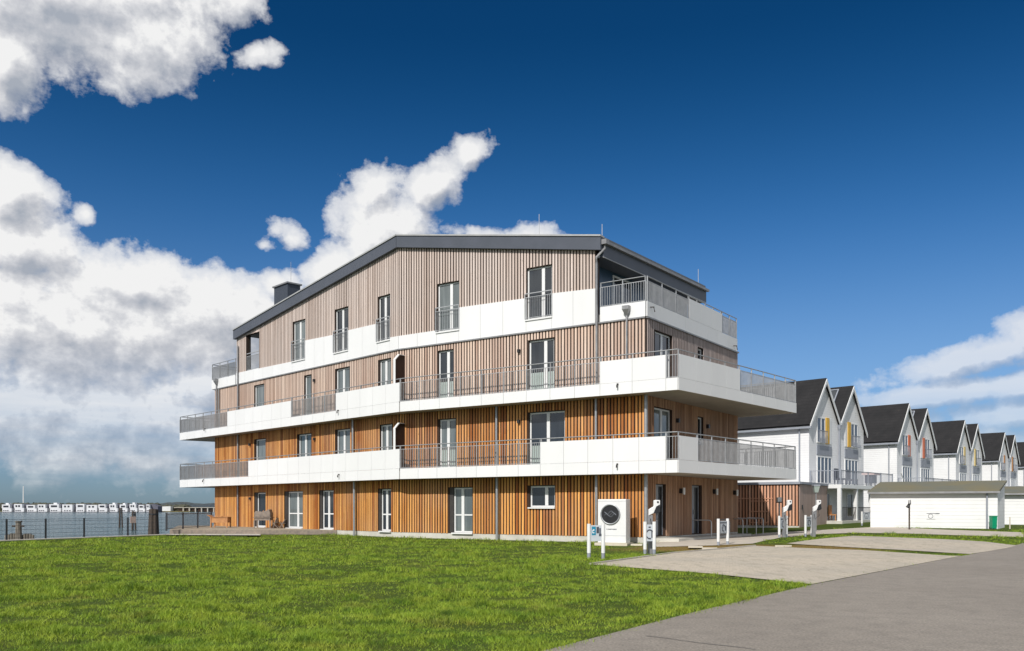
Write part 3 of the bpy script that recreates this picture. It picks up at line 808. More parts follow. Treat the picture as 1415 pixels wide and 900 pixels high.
# downpipe with swan neck at the right end of the roof
mb = MB(); ux = SA.u(824.5, .16); p0 = SE.p(SE.L+.02, .12, ZRR-.33)
mb.tube([p0, (p0[0], p0[1], p0[2]-.25), SA.p(ux+.0, .2, ZRR-1.0), SA.p(ux, .16, ZRR-1.25), SA.p(ux, .16, 6.95)], .06, 12); mb.build('downpipe', M['galvd'], BLD, smooth=True)
mb = MB(); mb.sbox(SE, SE.L-.1, SE.L+.16, .02, .28, ZRR-.42, ZRR-.2); mb.build('hopper_head', M['galvd'], BLD)
def hopper(g, px, y, w=.16):
    u = g.u(px, w); z = g.z(px, y, w); mb = MB()
    b = [g.p(u-.06,.08,z-.25), g.p(u+.06,.08,z-.25), g.p(u+.06,.2,z-.25), g.p(u-.06,.2,z-.25)]
    t = [g.p(u-.16,.06,z), g.p(u+.16,.06,z), g.p(u+.16,.32,z), g.p(u-.16,.32,z)]
    t2 = [g.p(u-.16,.06,z+.16), g.p(u+.16,.06,z+.16), g.p(u+.16,.32,z+.16), g.p(u-.16,.32,z+.16)]
    mb.hexa(b, t); mb.hexa(t, t2); mb.build('hopper_head', M['galvd'], BLD)
    vtube(g, px, .14, ZB2+.5, z-.24, .05, 'downpipe', 'galvd')
hopper(SA, 866, 428); hopper(SB, 299, 527)

# wall lamps
def lamp(g, px, y, s=.13, white=False):
    u = g.u(px, .05); z = g.z(px, y, .05); mb = MB(); mb.sbox(g, u-s/2, u+s/2, .04, .04+s*.9, z-s*.6, z+s*.6)
    l = mb.build('wall_lamp', M['black'], BLD)
    if white: mb = MB(); mb.sbox(g, u-s*.42, u+s*.35, .04+s*.9, .06+s*1.1, z-s*.9, z+s*.8); mb.build('lamp_cover', M['white'], l)
for px, y in ((717.6,485.4),(717.5,583),(434.7,526),(345.8,614.7),(435,607),(346,689)): lamp(seg_for(px), px, y)
for px, y in ((935.4,581.4),(977,589.5)): lamp(SR, px, y, .16)
for px, y in ((940,678.6),(986,679.5),(1014,681)): lamp(SR, px, y, .19, True)
# steps before the right hand entrances
mb = MB(); mb.sbox(SR, 1.0, SR.L-.9, .02, 1.15, -.1, .2); mb.build('entrance_step', M['plinth'], BLD)

# ------------------------------------------------------------------ deck and quay furniture
dl = gp(235, 738.3); dr = Vector(SB.p(SB.u(466), .02, 0)[:2])
dk = Part(); z1 = .27
far = Vector(SB.p(SB.L, -.5, 0)[:2]); far2 = far+Vector((-3.4, .8))
DK = thing('timber_deck', 'low timber deck at the foot of the building beside the water', 'deck', (dl.x, dl.y, 0))
dk.prism([tuple(dl), tuple(dr), SB.p(SB.u(466),-.05,0)[:2], tuple(far), tuple(far2)], .03, z1); dk.put('deck_boards', M['deckm'], DK)
ed = Part(); s = Seg(dr, dl); sd = 1 if s.n.y < 0 else -1
ed.sbox(s, 0, s.L, .004*sd, .05*sd, .0, z1-.02); ed.put('edge_board', M['teakg'], DK)
mb = MB(); q = [gp(229,740), gp(360,740.6), gp(360,738.6), gp(229,738.6)]
sheet('kerb_strip', [tuple(p) for p in q], .03, M['concrete'])
# railing on deck edge over the water
s = Seg(far2+Vector((3.0,-.4)), dl+Vector((.1,.15)))
FR_ = thing('deck_railing', 'black bar railing standing on the deck at the water side', 'railing', (dl.x, dl.y, z1))
def black_rail(root, s, z0, h, pitch=.17, posts=2.6):
    p_ = Part(); p_.sbox(s, 0, s.L, -.02, .02, z0+h-.04, z0+h); p_.sbox(s, 0, s.L, -.015, .015, z0+.1, z0+.13)
    for i in range(int(s.L/pitch)+1): u = i*pitch; p_.sbox(s, u-.009, u+.009, -.009, .009, z0+.13, z0+h-.04)
    p_.put('bars', M['fence'], root)
    n = max(1, round(s.L/posts))
    for i in range(n+1): q = Part(); u = s.L*i/n; q.sbox(s, u-.04, u+.04, -.04, .04, z0, z0+h+.06); q.put('post', M['fence'], root)
# place this railing where the photo shows it: from the deck corner to the building
ra = gp(230, 739); rb_ = pt(292, 66.5)
s = Seg(rb_, ra); black_rail(FR_, s, z1-.05, 1.0)
# fence along the quay
FN = thing('quay_fence', 'thin dark wire fence on slim posts along the grassy quay edge', 'fence', (QA.x, QA.y, 0))
sq = Seg(QB, QA-(QB-QA)*1.2); wv = -.1 if sq.n.x > 0 else .1
us = [sq.u(px, 0) for px in (178.5, 118, 65, 11, -45)]
for u in us: q = Part(); q.sbox(sq, u-.035, u+.035, wv-.03, wv+.03, 0, 1.03); q.put('post', M['fence'], FN)
q = Part()
for z in (.12,.3,.5,.7,.9,1.0): q.sbox(sq, 0, max(us)+2, wv-.005, wv+.005, z-.006, z+.006)
n = int((max(us)+2)/.25)
for i in range(n): u = i*.25; q.sbox(sq, u-.002, u+.002, wv-.002, wv+.003, .05, 1.0)
q.put('wire_mesh', M['fence'], FN)
u = sq.u(186, .06); q = MB(); z = .72; q.sbox(sq, u-.2, u+.2, wv+.04*(1 if wv<0 else -1)-.01, wv+.04*(1 if wv<0 else -1)+.01, z, z+.36); 
ns = q.build('notice_board', M['pink']); tag(ns, 'small faded pink and white notice hung on the wire fence', 'notice')
q = MB(); wq = wv+.055; q.sbox(sq, u-.05, u+.06, sorted((sq.n.x, 0))[0]*0+.0+.075*(1)-.1, -.02, z+.1, z+.26)
# dolphins and mooring posts in the water
def pile_bundle(px, yo, wpx, ytop, n, label, m='pile', lean=0):
    c = pt(px, yo); W = wpx/1364*yo; zt = HC+(HY-ytop)*yo/1364
    T = thing('mooring_piles', label, 'mooring post', (c.x, c.y, -1.5), 'old timber mooring piles in the water')
    r = W/2*(.42 if n > 1 else 1)
    for i in range(n):
        a = 2*math.pi*i/max(n,1)+.3; rr = (W/2-r) if n > 1 else 0
        q = Part(); bx, by = c.x+math.cos(a)*rr, c.y+math.sin(a)*rr
        q.tube([(bx*1.0+math.cos(a)*.12, by+math.sin(a)*.12, -2.4), (bx, by, zt+random.uniform(-.15,.05)*(n > 1))], r*1.08, 10, r2=r*.9); q.put('pile', M[m], T, smooth=False)
    q = Part(); q.tube([(c.x,c.y,zt-.5),(c.x,c.y,zt-.42)], W/2*1.04, 14); q.put('band', M['fence'], T)
pile_bundle(212.3, 96, 12.5, 704, 6, 'largest round bundle of dark timber piles rising from the water')
pile_bundle(166.5, 150, 5, 702, 3, 'slim dark pile bundle left of the notice, far out in the water')
pile_bundle(184.5, 135, 6, 706, 3, 'pile bundle in the water directly behind the pink notice')
c = pt(27, 57.5); T = thing('mooring_dolphin', 'stubby grey mooring platform with a crossbar bollard behind the fence', 'mooring post', (c.x, c.y, -1.5))
for i in range(11):
    q = Part(); x = c.x-.78+i*.156; q.tube([(x, c.y+random.uniform(-.1,.1), -2.2), (x, c.y, .02+random.uniform(-.04,.06))], .078, 8); q.put('pile', M['pilel'], T)
q = Part(); q.tube([(c.x+.03, c.y-.15, -.4), (c.x+.03, c.y-.15, .72)], .19, 10, r2=.15); q.tube([(c.x+.03,c.y-.15,.72),(c.x+.03,c.y-.15,.80)], .19, 10); q.put('bollard', M['pilel'], T)
q = Part(); q.tube([(c.x-.32,c.y-.2,.5),(c.x+.38,c.y-.2,.5)], .05, 8); q.put('crossbar', M['pile'], T)

# garden furniture on the deck
def table_set(px, yo, wid, zoff, label, mt, stack):
    c = pt(px, yo); T = thing('garden_table', label, 'table', (c.x, c.y, z1))
    q = Part(); q.box(c.x-wid/2, c.x+wid/2, c.y-.4, c.y+.4, z1+.66, z1+.70); q.put('tabletop', M[mt], T)
    q = Part(); q.box(c.x-wid/2+.06, c.x+wid/2-.06, c.y-.36, c.y+.36, z1+.50 if not stack else z1+.32, z1+.655); q.put('apron', M[mt], T)
    for sx in (-1,1):
        for sy in (-1,1):
            q = Part(); x = c.x+sx*(wid/2-.05); y = c.y+sy*.35; q.box(x-.035, x+.035, y-.035, y+.035, z1, z1+.66 if stack else z1+.5); q.put('leg', M[mt], T)
    return c
def folded_chair(c, dx, dz, tilt, label, m, s=1.):
    T = thing('wooden_chair', label, 'chair', (c.x+dx, c.y, z1+dz), 'slatted wooden chairs piled on and beside the deck tables')
    def P(x, y, z):
        return (c.x+dx+s*(x*math.cos(tilt)-z*math.sin(tilt)), c.y+y, z1+dz+s*(x*math.sin(tilt)+z*math.cos(tilt)))
    def bar(a, b, r, nm):
        q = Part(); q.tube([P(*a), P(*b)], r, 6); q.put(nm, M[m], T)
    for y in (-.22,.22):
        bar((-.2,y,0),(.16,y,.8),.022,'leg'); bar((.2,y,0),(-.18,y,.44),.022,'leg')
    q = Part()
    for i in range(6):
        x = -.2+i*.075; a = P(x,-.23,.44); b = P(x+.05,.23,.46)
        q.tube([P(x,-.23,.44), P(x,.23,.44)], .018, 5)
    q.put('seat', M[m], T)
    q = Part()
    for i in range(5):
        z = .5+i*.07; x = -.2+.45*z; q.tube([P(x,-.22,z), P(x,.22,z)], .018, 5)
    q.put('backrest', M[m], T)
c1 = table_set(305, 64.5, 1.15, 0, 'orange brown wooden table near the left corner of the building', 'teak', True)
folded_chair(c1, -.2, .62, 1.45, 'chair lying on the orange brown table, left one', 'teak', .8)
folded_chair(c1, .45, .62, 1.7, 'chair lying on the orange brown table, right one', 'teak', .8)
c2 = table_set(364.5, 62.3, 1.1, 0, 'weathered grey table heaped with a dark cover and chairs, in front of the leftmost door', 'teakg', False)
mb = MB(); 
prof = [(-.5,.70),(-.5,.98),(-.42,1.08),(-.05,1.02),(.25,1.12),(.42,1.2),(.5,.95),(.5,.70)]
mb.hexa([(c2.x+x, c2.y-.34, z1+z) for x, z in prof], [(c2.x+x, c2.y+.34, z1+z) for x, z in prof])
cv = mb.build('furniture_cover', M['teakg'], bevel=.03); tag(cv, 'dark crumpled cover heaped on the grey table', 'cover')
folded_chair(c2, .1, .98, 1.9, 'chair lying on top of the dark cover', 'teak', .75)
folded_chair(c2, .8, 0, .1, 'folded chair standing just right of the grey table', 'teakg', .8)
folded_chair(c2, 1.2, 0, -.15, 'folded chair at the right end of the furniture heap', 'teakg', .75)

# ------------------------------------------------------------------ heat pump
def rot2(v, a): return Vector((v.x*math.cos(a)-v.y*math.sin(a), v.x*math.sin(a)+v.y*math.cos(a)))
fl = pt(826, 42.9); az = R(25); dirr = Vector((math.cos(az), -math.sin(az)))   # front runs left to right
aR = (865-CX)/F; tt = (aR*fl.y-fl.x)/(dirr.x-aR*dirr.y); fr_ = fl+dirr*tt
HPs = Seg(fr_, fl)                                    # outward normal towards the camera
HP = thing('heat_pump', 'white upright heat pump cabinet with a big round black fan, against the timber wall', 'heat pump', (fl.x, fl.y, 0))
hz0 = .06; hz1 = HPs.z(845, 690); Wd = HPs.L
q = Part(); q.sbox(HPs, 0, Wd, -.62, 0, hz0, hz1); q.put('casing', M['white'], HP, bevel=.02)
uc = HPs.u(843.5); zc_ = HPs.z(843.5, 711); Rf = .44
def disc(g, u, z, w0, w1, r, n=40):
    q = Part(); q.hexa([g.p(u+math.cos(2*math.pi*k/n)*r, w0, z+math.sin(2*math.pi*k/n)*r) for k in range(n)], [g.p(u+math.cos(2*math.pi*k/n)*r, w1, z+math.sin(2*math.pi*k/n)*r) for k in range(n)]); return q
rg = Part(); n = 48
rg.tube([HPs.p(uc+math.cos(2*math.pi*k/n)*(Rf-.02), .02, zc_+math.sin(2*math.pi*k/n)*(Rf-.02)) for k in range(n+1)], .035, 8)
rg.put('fan_ring', M['galv'], HP, smooth=True)
disc(HPs, uc, zc_, .004, .02, Rf-.05).put('fan_disc', M['black'], HP)
q = Part()
for k in range(3):
    pts_ = []
    for j in range(14):
        t = j/13; x = -.26+.52*t; pts_.append(HPs.p(uc-x, .024, zc_+.06*k-.04+.07*math.sin(t*9+k*1.3)))
    q.tube(pts_, .006, 4)
q.put('fan_emblem', M['hgrey'], HP)
q = Part(); q.sbox(HPs, .004, Wd-.004, .0005, .004, hz0+.30, hz0+.312); q.put('casing_seam', M['hgrey'], HP)
q = Part(); q.sbox(HPs, .004, Wd-.004, .0005, .004, hz1-.09, hz1-.08); q.put('casing_seam', M['hgrey'], HP)
q = Part()
x = uc+.18
for k, w_ in enumerate((.02,.0,.045,.04,.05,.035,.045,.05,.04)):
    if w_: q.sbox(HPs, x-w_, x, .001, .006, zc_-.66, zc_-.62)
    x -= w_+.016
q.put('lettering', M['ink'], HP)
q = MB(); q.sbox(HPs, -.1, Wd+.1, -.75, .15, -.06, .055); q.sbox(HPs, -.75, -.25, -.3, .12, -.04, .03)
tag(q.build('stone_pad', M['stone']), 'pale stone slab pad under the heat pump', 'slab')

# ------------------------------------------------------------------ charging bays: white signs on posts, charging posts
def sign_stand(pxl, pxr, yb, yt, bt, bb, label, kind, yoff=0):
    a = gp(pxl, yb); b = Vector(((pxr-CX)/F*(a.y+yoff), a.y+yoff)); z0 = hgt(a.x, a.y)
    g = Seg(b, a); mid = (a+b)/2; T = thing('sign_stand', label, 'sign', (mid.x, mid.y, z0), 'white two-post signs at the parking bays')
    top = HC+(HY-yt)*a.y/F
    for u in (0, g.L):
        q = Part(); p0 = g.p(u, 0, 0); q.tube([(p0[0],p0[1],z0-.1),(p0[0],p0[1],z0+.14)], .057, 12); q.put('post_foot', M['hgrey'], T, smooth=True)
        q = Part(); q.tube([(p0[0],p0[1],z0+.14),(p0[0],p0[1],top)], .062, 12); q.put('post', M['white'], T, smooth=True)
    zt = HC+(HY-bt)*a.y/F; zb = HC+(HY-bb)*a.y/F
    q = Part(); q.sbox(g, .06, g.L-.06, -.015, .015, zb, zt); bo = q.put('sign_board', M['signgrey'] if kind != 'white' else M['white'], T)
    L_ = g.L; h = zt-zb
    if kind == 'charge':
        q = Part(); q.sbox(g, L_*.52, L_-.09, .017, .022, zb+h*.38, zt-h*.08); q.put('blue_field', M['blue'], T)
        q = Part(); q.sbox(g, L_*.72, L_*.76, .023, .027, zb+h*.5, zt-h*.3); q.sbox(g, L_*.62, L_*.72, .023, .027, zb+h*.66, zt-h*.26); q.sbox(g, L_*.62, L_*.72, .023, .027, zb+h*.5, zb+h*.55); q.put('pictogram', M['white'], T)
        q = Part(); q.sbox(g, L_*.30, L_*.47, .017, .022, zb+h*.50, zt-h*.10); q.sbox(g, .08, L_*.27, .017, .022, zb+h*.38, zt-h*.18); q.sbox(g, L_*.12, L_*.3, .023,.026, zb+h*.32, zb+h*.46); q.put('pictogram', M['ink'], T)
    elif kind == 'face':
        q = Part(); n = 20; c0 = L_*.62; zc = zb+h*.5; r_ = h*.36
        q.tube([g.p(c0+math.cos(2*math.pi*k/n)*r_, .02, zc+math.sin(2*math.pi*k/n)*r_) for k in range(n+1)], .012, 4)
        q.sbox(g, c0-r_*.4, c0+r_*.4, .017, .02, zc-r_*.45, zc-r_*.25); q.sbox(g, .1, L_-.1, .017, .02, zt-h*.12, zt-h*.06); q.put('emblem', M['ink'], T)
    else:
        q = Part(); q.sbox(g, .12, L_-.12, .017, .021, zt-h*.2, zt-h*.12)
        n = 10; c0 = L_*.5; zc = zb+h*.42; r_ = h*.22
        q.tube([g.p(c0+math.cos(-1.9+4.4*k/n)*r_, .02, zc+math.sin(-1.9+4.4*k/n)*r_*1.2) for k in range(n+1)], .022, 5)
        q.sbox(g, L_*.2, L_*.32, .017, .021, zb+h*.2, zb+h*.6); q.put('pictogram', M['ink'], T)
    return T
sign_stand(813.8, 833.5, 770.5, 724, 726, 748, 'white post sign with a blue square, nearest the heat pump', 'charge')
sign_stand(891.3, 904, 765, 721, 725, 748, 'white post sign directly behind the leftmost charging post', 'plain')
sign_stand(992.6, 1005.4, 753.5, 717, 720, 737, 'white post sign standing alone before the bicycle hoops', 'plain', .6)
sign_stand(1076.8, 1086.8, 743, 713, 715, 731, 'white post sign behind the middle charging post', 'plain', .5)
sign_stand(1113, 1121.5, 741.3, 712, 714, 728, 'white post sign left of the rightmost charging post', 'plain', .5)
sign_stand(1191, 1206.5, 727.5, 707, 708, 718.5, 'wide white post sign with a round face emblem beside the white garage', 'face', .5)
def charging_post(px, yb, yt, hx0, hx1, hy0, hy1, label):
    a = gp(px, yb); z0 = hgt(a.x, a.y); s = a.y/F
    T = thing('charging_post', label, 'charging station', (a.x, a.y, z0), 'grey charging posts with angled white heads')
    top = HC+(HY-yt)*s; hw = .085
    q = Part(); q.box(a.x-hw, a.x+hw, a.y-.07, a.y+.07, z0-.05, top); q.put('post', M['pilel'] if False else M['galvd'], T, bevel=.012)
    X = lambda p: a.x+(p-px)*s
    Z = lambda y: HC+(HY-y)*s
    w_ = hx1-hx0; h_ = hy1-hy0
    pr = [(hx0,hy1),(hx0,hy0+h_*.62),(hx0+w_*.45,hy0+h_*.42),(hx0+w_*.45,hy0+h_*.05),(hx0+w_*.62,hy0),(hx1,hy0+h_*.02),(hx1,hy0+h_*.72),(hx0+w_*.80,hy0+h_*.80),(hx0+w_*.45,hy0+h_*.84)]
    q = Part(); q.hexa([(X(x), a.y-.10, Z(y)) for x, y in pr], [(X(x), a.y+.08, Z(y)) for x, y in pr]); hd = q.put('charger_head', M['white'], T, bevel=.015)
    pr = [(hx0+w_*.66,hy0+h_*.42),(hx0+w_*.95,hy0+h_*.30),(hx1+.3,hy0+h_*.74),(hx0+w_*.80,hy0+h_*.86),(hx0+w_*.4,hy0+h_*.86)]
    q = Part(); q.hexa([(X(x), a.y-.13, Z(y)) for x, y in pr], [(X(x), a.y+.10, Z(y)) for x, y in pr]); q.put('charger_socket', M['black'], T)
    q = Part(); cx, cz = X(hx0+w_*.8), Z(hy0+h_*.14); q.box(cx-.03, cx+.03, a.y-.115, a.y-.101, cz-.03, cz+.03); q.put('status_lamp', M['black'], T)
    q = Part(); q.tube([(X(hx0+w_*.7),a.y-.02,Z(hy1-h_*.2)),(X(hx0+w_*.75),a.y-.1,Z(hy1+h_*.3)),(X(hx0+w_*.2),a.y-.12,Z(hy1+h_*.6)),(a.x,a.y-.1,Z(hy1+h_*.2))], .014, 6); q.put('cable', M['black'], T, smooth=True)
charging_post(898.3, 764.3, 712, 896, 911.5, 691, 712.5, 'leftmost charging post, nearest the building corner')
charging_post(1083, 742.6, 708, 1082, 1093.5, 691, 708.5, 'middle charging post, in front of the timber shed slats')
charging_post(1124.3, 741.3, 706, 1123, 1133.8, 691, 707.5, 'rightmost charging post, in front of the shed end wall')
# lamps
def lamp_post(px, yo, ytop, kind, label):
    c = pt(px, yo); z0 = hgt(c.x, c.y); zt = HC+(HY-ytop)*yo/1364
    T = thing('street_lamp', label, 'lamp post', (c.x, c.y, z0))
    q = Part(); q.tube([(c.x,c.y,z0-.1),(c.x,c.y,zt-.2)], .045, 10); q.put('pole', M['galvd'] if kind != 'stake' else M['pile'], T, smooth=True)
    if kind == 'box':
        q = Part(); q.box(c.x-.11, c.x+.11, c.y-.1, c.y+.1, zt-.26, zt-.02); q.put('lamp_head', M['white'], T, bevel=.01)
        q = Part(); q.box(c.x-.12, c.x+.12, c.y-.11, c.y+.11, zt-.32, zt-.262); q.put('lamp_base', M['black'], T)
    elif kind == 'lantern':
        q = Part(); b = [(c.x-.1,c.y-.1,zt-.45),(c.x+.1,c.y-.1,zt-.45),(c.x+.1,c.y+.1,zt-.45),(c.x-.1,c.y+.1,zt-.45)]
        t = [(c.x-.17,c.y-.17,zt-.08),(c.x+.17,c.y-.17,zt-.08),(c.x+.17,c.y+.17,zt-.08),(c.x-.17,c.y+.17,zt-.08)]
        q.hexa(b, t); q.put('lantern_glass', M['frost'], T)
        q = Part(); q.box(c.x-.19,c.x+.19,c.y-.19,c.y+.19,zt-.078,zt); q.put('lantern_roof', M['hgrey'], T)
    else:
        q = Part(); q.tube([(c.x-.12,c.y,zt-.5),(c.x,c.y-.05,zt-.25),(c.x+.02,c.y,zt-.05)], .11, 8, r2=.06); q.put('lamp_head', M['black'], T)
lamp_post(1076.8, 54, 687, 'box', 'slim lamp post with a small white cube head in front of the timber shed')
lamp_post(1127.5, 57, 670, 'lantern', 'lantern lamp post behind the rightmost charging post')
lamp_post(1256.5, 57.5, 690, 'stake', 'thin dark lamp post with a black head before the white garage wall')
# bicycle hoops
def hoop(a, b, h, label):
    z0 = min(hgt(a.x,a.y), hgt(b.x,b.y)); d = (b-a).normalized(); r_ = .14
    pts_ = [(a.x,a.y,z0-.1),(a.x,a.y,z0+h-r_)]
    for k in range(1,5): t = k/4*math.pi/2; pts_.append((a.x+d.x*r_*(1-math.cos(t)), a.y+d.y*r_*(1-math.cos(t)), z0+h-r_+r_*math.sin(t)))
    for k in range(4): t = (1-k/4)*math.pi/2; pts_.append((b.x-d.x*r_*(1-math.cos(t)), b.y-d.y*r_*(1-math.cos(t)), z0+h-r_+r_*math.sin(t)))
    pts_ += [(b.x,b.y,z0+h-r_),(b.x,b.y,z0-.1)]
    q = MB(); q.tube(pts_, .028, 8); o = q.build('bicycle_hoop', M['hoop'], smooth=True); tag(o, label, 'bike rack', 'steel bicycle hoops on the footpath')
hoop(gp(983,744.2), gp(950.5,743.2), .87, 'bicycle hoop nearest the camera, its bright leg left of the lone sign')
hoop(gp(1008,742), gp(963,740.6), .87, 'bicycle hoop just behind the nearest one, partly hidden by the lone sign')
hoop(gp(1026.5,740.2), gp(1000,738.6), .87, 'bicycle hoop right of the lone sign')
hoop(gp(1045,739.4), gp(1018,737.4), .87, 'second bicycle hoop from the right end of the row')
hoop(gp(1054.5,738.7), gp(1032,736.6), .87, 'bicycle hoop at the right end of the row')
# planks in the grass
for (x0, y0, x1, y1, lab) in ((951,755.4,971,757.2,'pale plank lying in the grass, left of two'),(970,757.8,991,759.6,'pale plank lying in the grass, right of two'),(1071,754.3,1094,756,'pale plank lying in the grass strip between the parking areas')):
    a = gp(x0,y1); b = gp(x1,y1); c = gp(x1,y0); d = gp(x0,y0); q = MB(); z = hgt(a.x,a.y)
    q.hexa([(p.x,p.y,z) for p in (a,b,c,d)], [(p.x,p.y,z+.035) for p in (a,b,c,d)]); tag(q.build('plank', M['stone']), lab, 'plank', 'pale planks in the grass')

# ------------------------------------------------------------------ timber shed
S1 = pt(1104, 65.0); sdir = Vector((-.80, .60*KY)).normalized()
SS = Seg(S1, S1+sdir*8.0); s2 = pt(1142.5, 71.0); SSr = Seg(s2, S1)
SH = thing('timber_shed', 'flat-roofed shed clad in reddish upright slats behind the bicycle hoops', 'shed', (S1.x, S1.y, .2))
zb_, zt_ = .36, 3.12
q = Part(); q.prism([tuple(S1), tuple(s2), tuple(s2+sdir*8), tuple(S1+sdir*8)], zb_, zt_); q.put('core', M['backing'], SH)
q = Part(); battens(q, SS, .02, 8, zb_+.02, zt_-.02, [], pitch=.21, wd=.12, th=.05, seed=3); q.put('front_slats', M['ws'], SH)
q = Part(); battens(q, SSr, .0, SSr.L-.03, zb_-.12, zt_-.02, [], pitch=.2, wd=.188, th=.03, seed=4); q.put('end_boards', M['wsg'], SH)
q = Part()
for u0, u1 in ((.0,0),(2.0,3.3),(4.0,5.3)):
    if u1 == 0: continue
    for z in (.52,1.28,1.98): q.sbox(SS, u0, u1, .055, .085, z, z+.06)
q.sbox(SS, 1.7, 8, .055, .08, 2.16, 2.21); q.put('door_rails', M['ws'], SH)
q = Part(); e = .15
q.sbox(SS, -.12, 8.1, -.1, .16, zt_+.0, zt_+.16); q.sbox(SSr, -.1, SSr.L-.05, .0, .14, zt_+.002, zt_+.158)
q.prism([tuple(S1), tuple(s2), tuple(s2+sdir*8), tuple(S1+sdir*8)], zt_+.003, zt_+.15); q.put('roof_edge', M['hgrey'], SH)
q = Part(); q.sbox(SS, 0, 8, -.05, .02, -.05, zb_); q.sbox(SSr, .0, SSr.L, -.06, .01, .0, zb_-.13); q.put('plinth', M['plinth'], SH)
q = Part(); u = SSr.u(1107.5); q.sbox(SSr, u-.06, u+.06, .03, .09, 1.45, 1.75); q.put('door_handle', M['black'], SH)

# ------------------------------------------------------------------ white garages
def garage(pxr, yor, W_, dpt, eave, rise, label, extra=True, grp='long low white garages with greenish roofs'):
    a = pt(pxr, yor); d1 = Vector((-.847, .531*KY)).normalized(); d2 = Vector((.545, .838*KY)).normalized()
    z0 = hgt(a.x, a.y)
    T = thing('garage', label, 'garage', (a.x, a.y, z0), grp)
    g = Seg(a, a+d1*W_); z1_, z2_ = z0+eave, z0+eave+rise
    gr = Seg(a+d2*dpt, a)
    q = Part(); b = a+d2*dpt; c = b+d1*W_; e = a+d1*W_
    i0 = [(a.x,a.y,z0-.3),(e.x,e.y,z0-.3),(e.x,e.y,z1_),(a.x,a.y,z1_)]
    q.hexa([(a.x,a.y,z0-.3),(b.x,b.y,z0-.3),(c.x,c.y,z0-.3),(e.x,e.y,z0-.3)], [(a.x,a.y,z1_),(b.x,b.y,z2_),(c.x,c.y,z2_),(e.x,e.y,z1_)]); q.put('wall', M['sidingb'], T)
    q = Part(); s_ = rise/dpt
    A = a-d2*.22-d1*.12; E = e-d2*.22+d1*.12; B = b-d1*.12; C_ = c+d1*.12
    za = z1_-s_*.22+.02; zb2 = z2_+.02
    q.hexa([(A.x,A.y,za),(B.x,B.y,zb2),(C_.x,C_.y,zb2),(E.x,E.y,za)], [(A.x,A.y,za+.12),(B.x,B.y,zb2+.12),(C_.x,C_.y,zb2+.12),(E.x,E.y,za+.12)]); q.put('roof', M['garageroof'], T)
    q = Part(); q.sbox(g, -.12, W_+.12, .225, .33, za-.04, za+.08); q.put('gutter', M['galvd'], T)
    q = Part(); p = g.p(.55, .09, 0); q.tube([(p[0],p[1],z0),(p[0],p[1],za)], .055, 8); q.put('downpipe', M['hgrey'], T, smooth=True)
    if extra:
        u = g.u(1291); q = Part(); zz = g.z(1291, 713); q.sbox(g, u-.06, u+.42, .01, .03, zz-.2, zz+.2); sgn = q.put('wall_sign', M['white'], T)
        q = Part(); n = 16; q.tube([g.p(u+.2+math.cos(2*math.pi*k/n)*.13, .035, zz-.02+math.sin(2*math.pi*k/n)*.13) for k in range(n+1)], .012, 4); q.sbox(g, u-.3, u+.42, .031, .04, zz+.14, zz+.165); q.put('emblem', M['ink'], T)
    return g
garage(1378.5, 58.4, 7.0, 3.0, 2.18, .62, 'white boarded garage with mossy green roof and a green bin at its corner')
garage(1470, 66, 7.6, 3.0, 2.1, .45, 'second white garage, cut off by the right edge of the view', extra=False)
# green bin
c = gp(1372.5, 731.3); z0 = hgt(c.x, c.y); T = thing('waste_bin', 'bright green wheeled bin at the garage corner', 'bin', (c.x, c.y, z0))
q = Part(); b = [(c.x-.13,c.y-.15,z0+.03),(c.x+.13,c.y-.15,z0+.03),(c.x+.13,c.y+.15,z0+.03),(c.x-.13,c.y+.15,z0+.03)]; t = [(c.x-.145,c.y-.19,z0+.72),(c.x+.145,c.y-.19,z0+.72),(c.x+.145,c.y+.19,z0+.72),(c.x-.145,c.y+.19,z0+.72)]
q.hexa(b, t); q.put('body', M['green'], T, bevel=.015)
q = Part(); q.box(c.x-.155,c.x+.155,c.y-.22,c.y+.21,z0+.722,z0+.78); q.put('lid', M['green'], T, bevel=.02)
for sx in (-.11,.11): q = Part(); q.tube([(c.x+sx-.03,c.y+.15,z0+.07),(c.x+sx+.03,c.y+.15,z0+.07)], .07, 12); q.put('wheel', M['black'], T)
for px, yb, yt, lab in ((1351,729.5,714,'thin leaning dark marker post left of the green bin'),(1395.5,731,714.5,'pale marker post right of the green bin')):
    c = gp(px, yb); z0 = hgt(c.x,c.y); q = MB(); zt = HC+(HY-yt)*c.y/F; q.tube([(c.x-.06,c.y,z0),(c.x+.05,c.y,zt)] if px < 1360 else [(c.x,c.y,z0),(c.x,c.y,zt)], .035, 8)
    tag(q.build('marker_post', M['shutter'] if px < 1360 else M['stone']), lab, 'post')

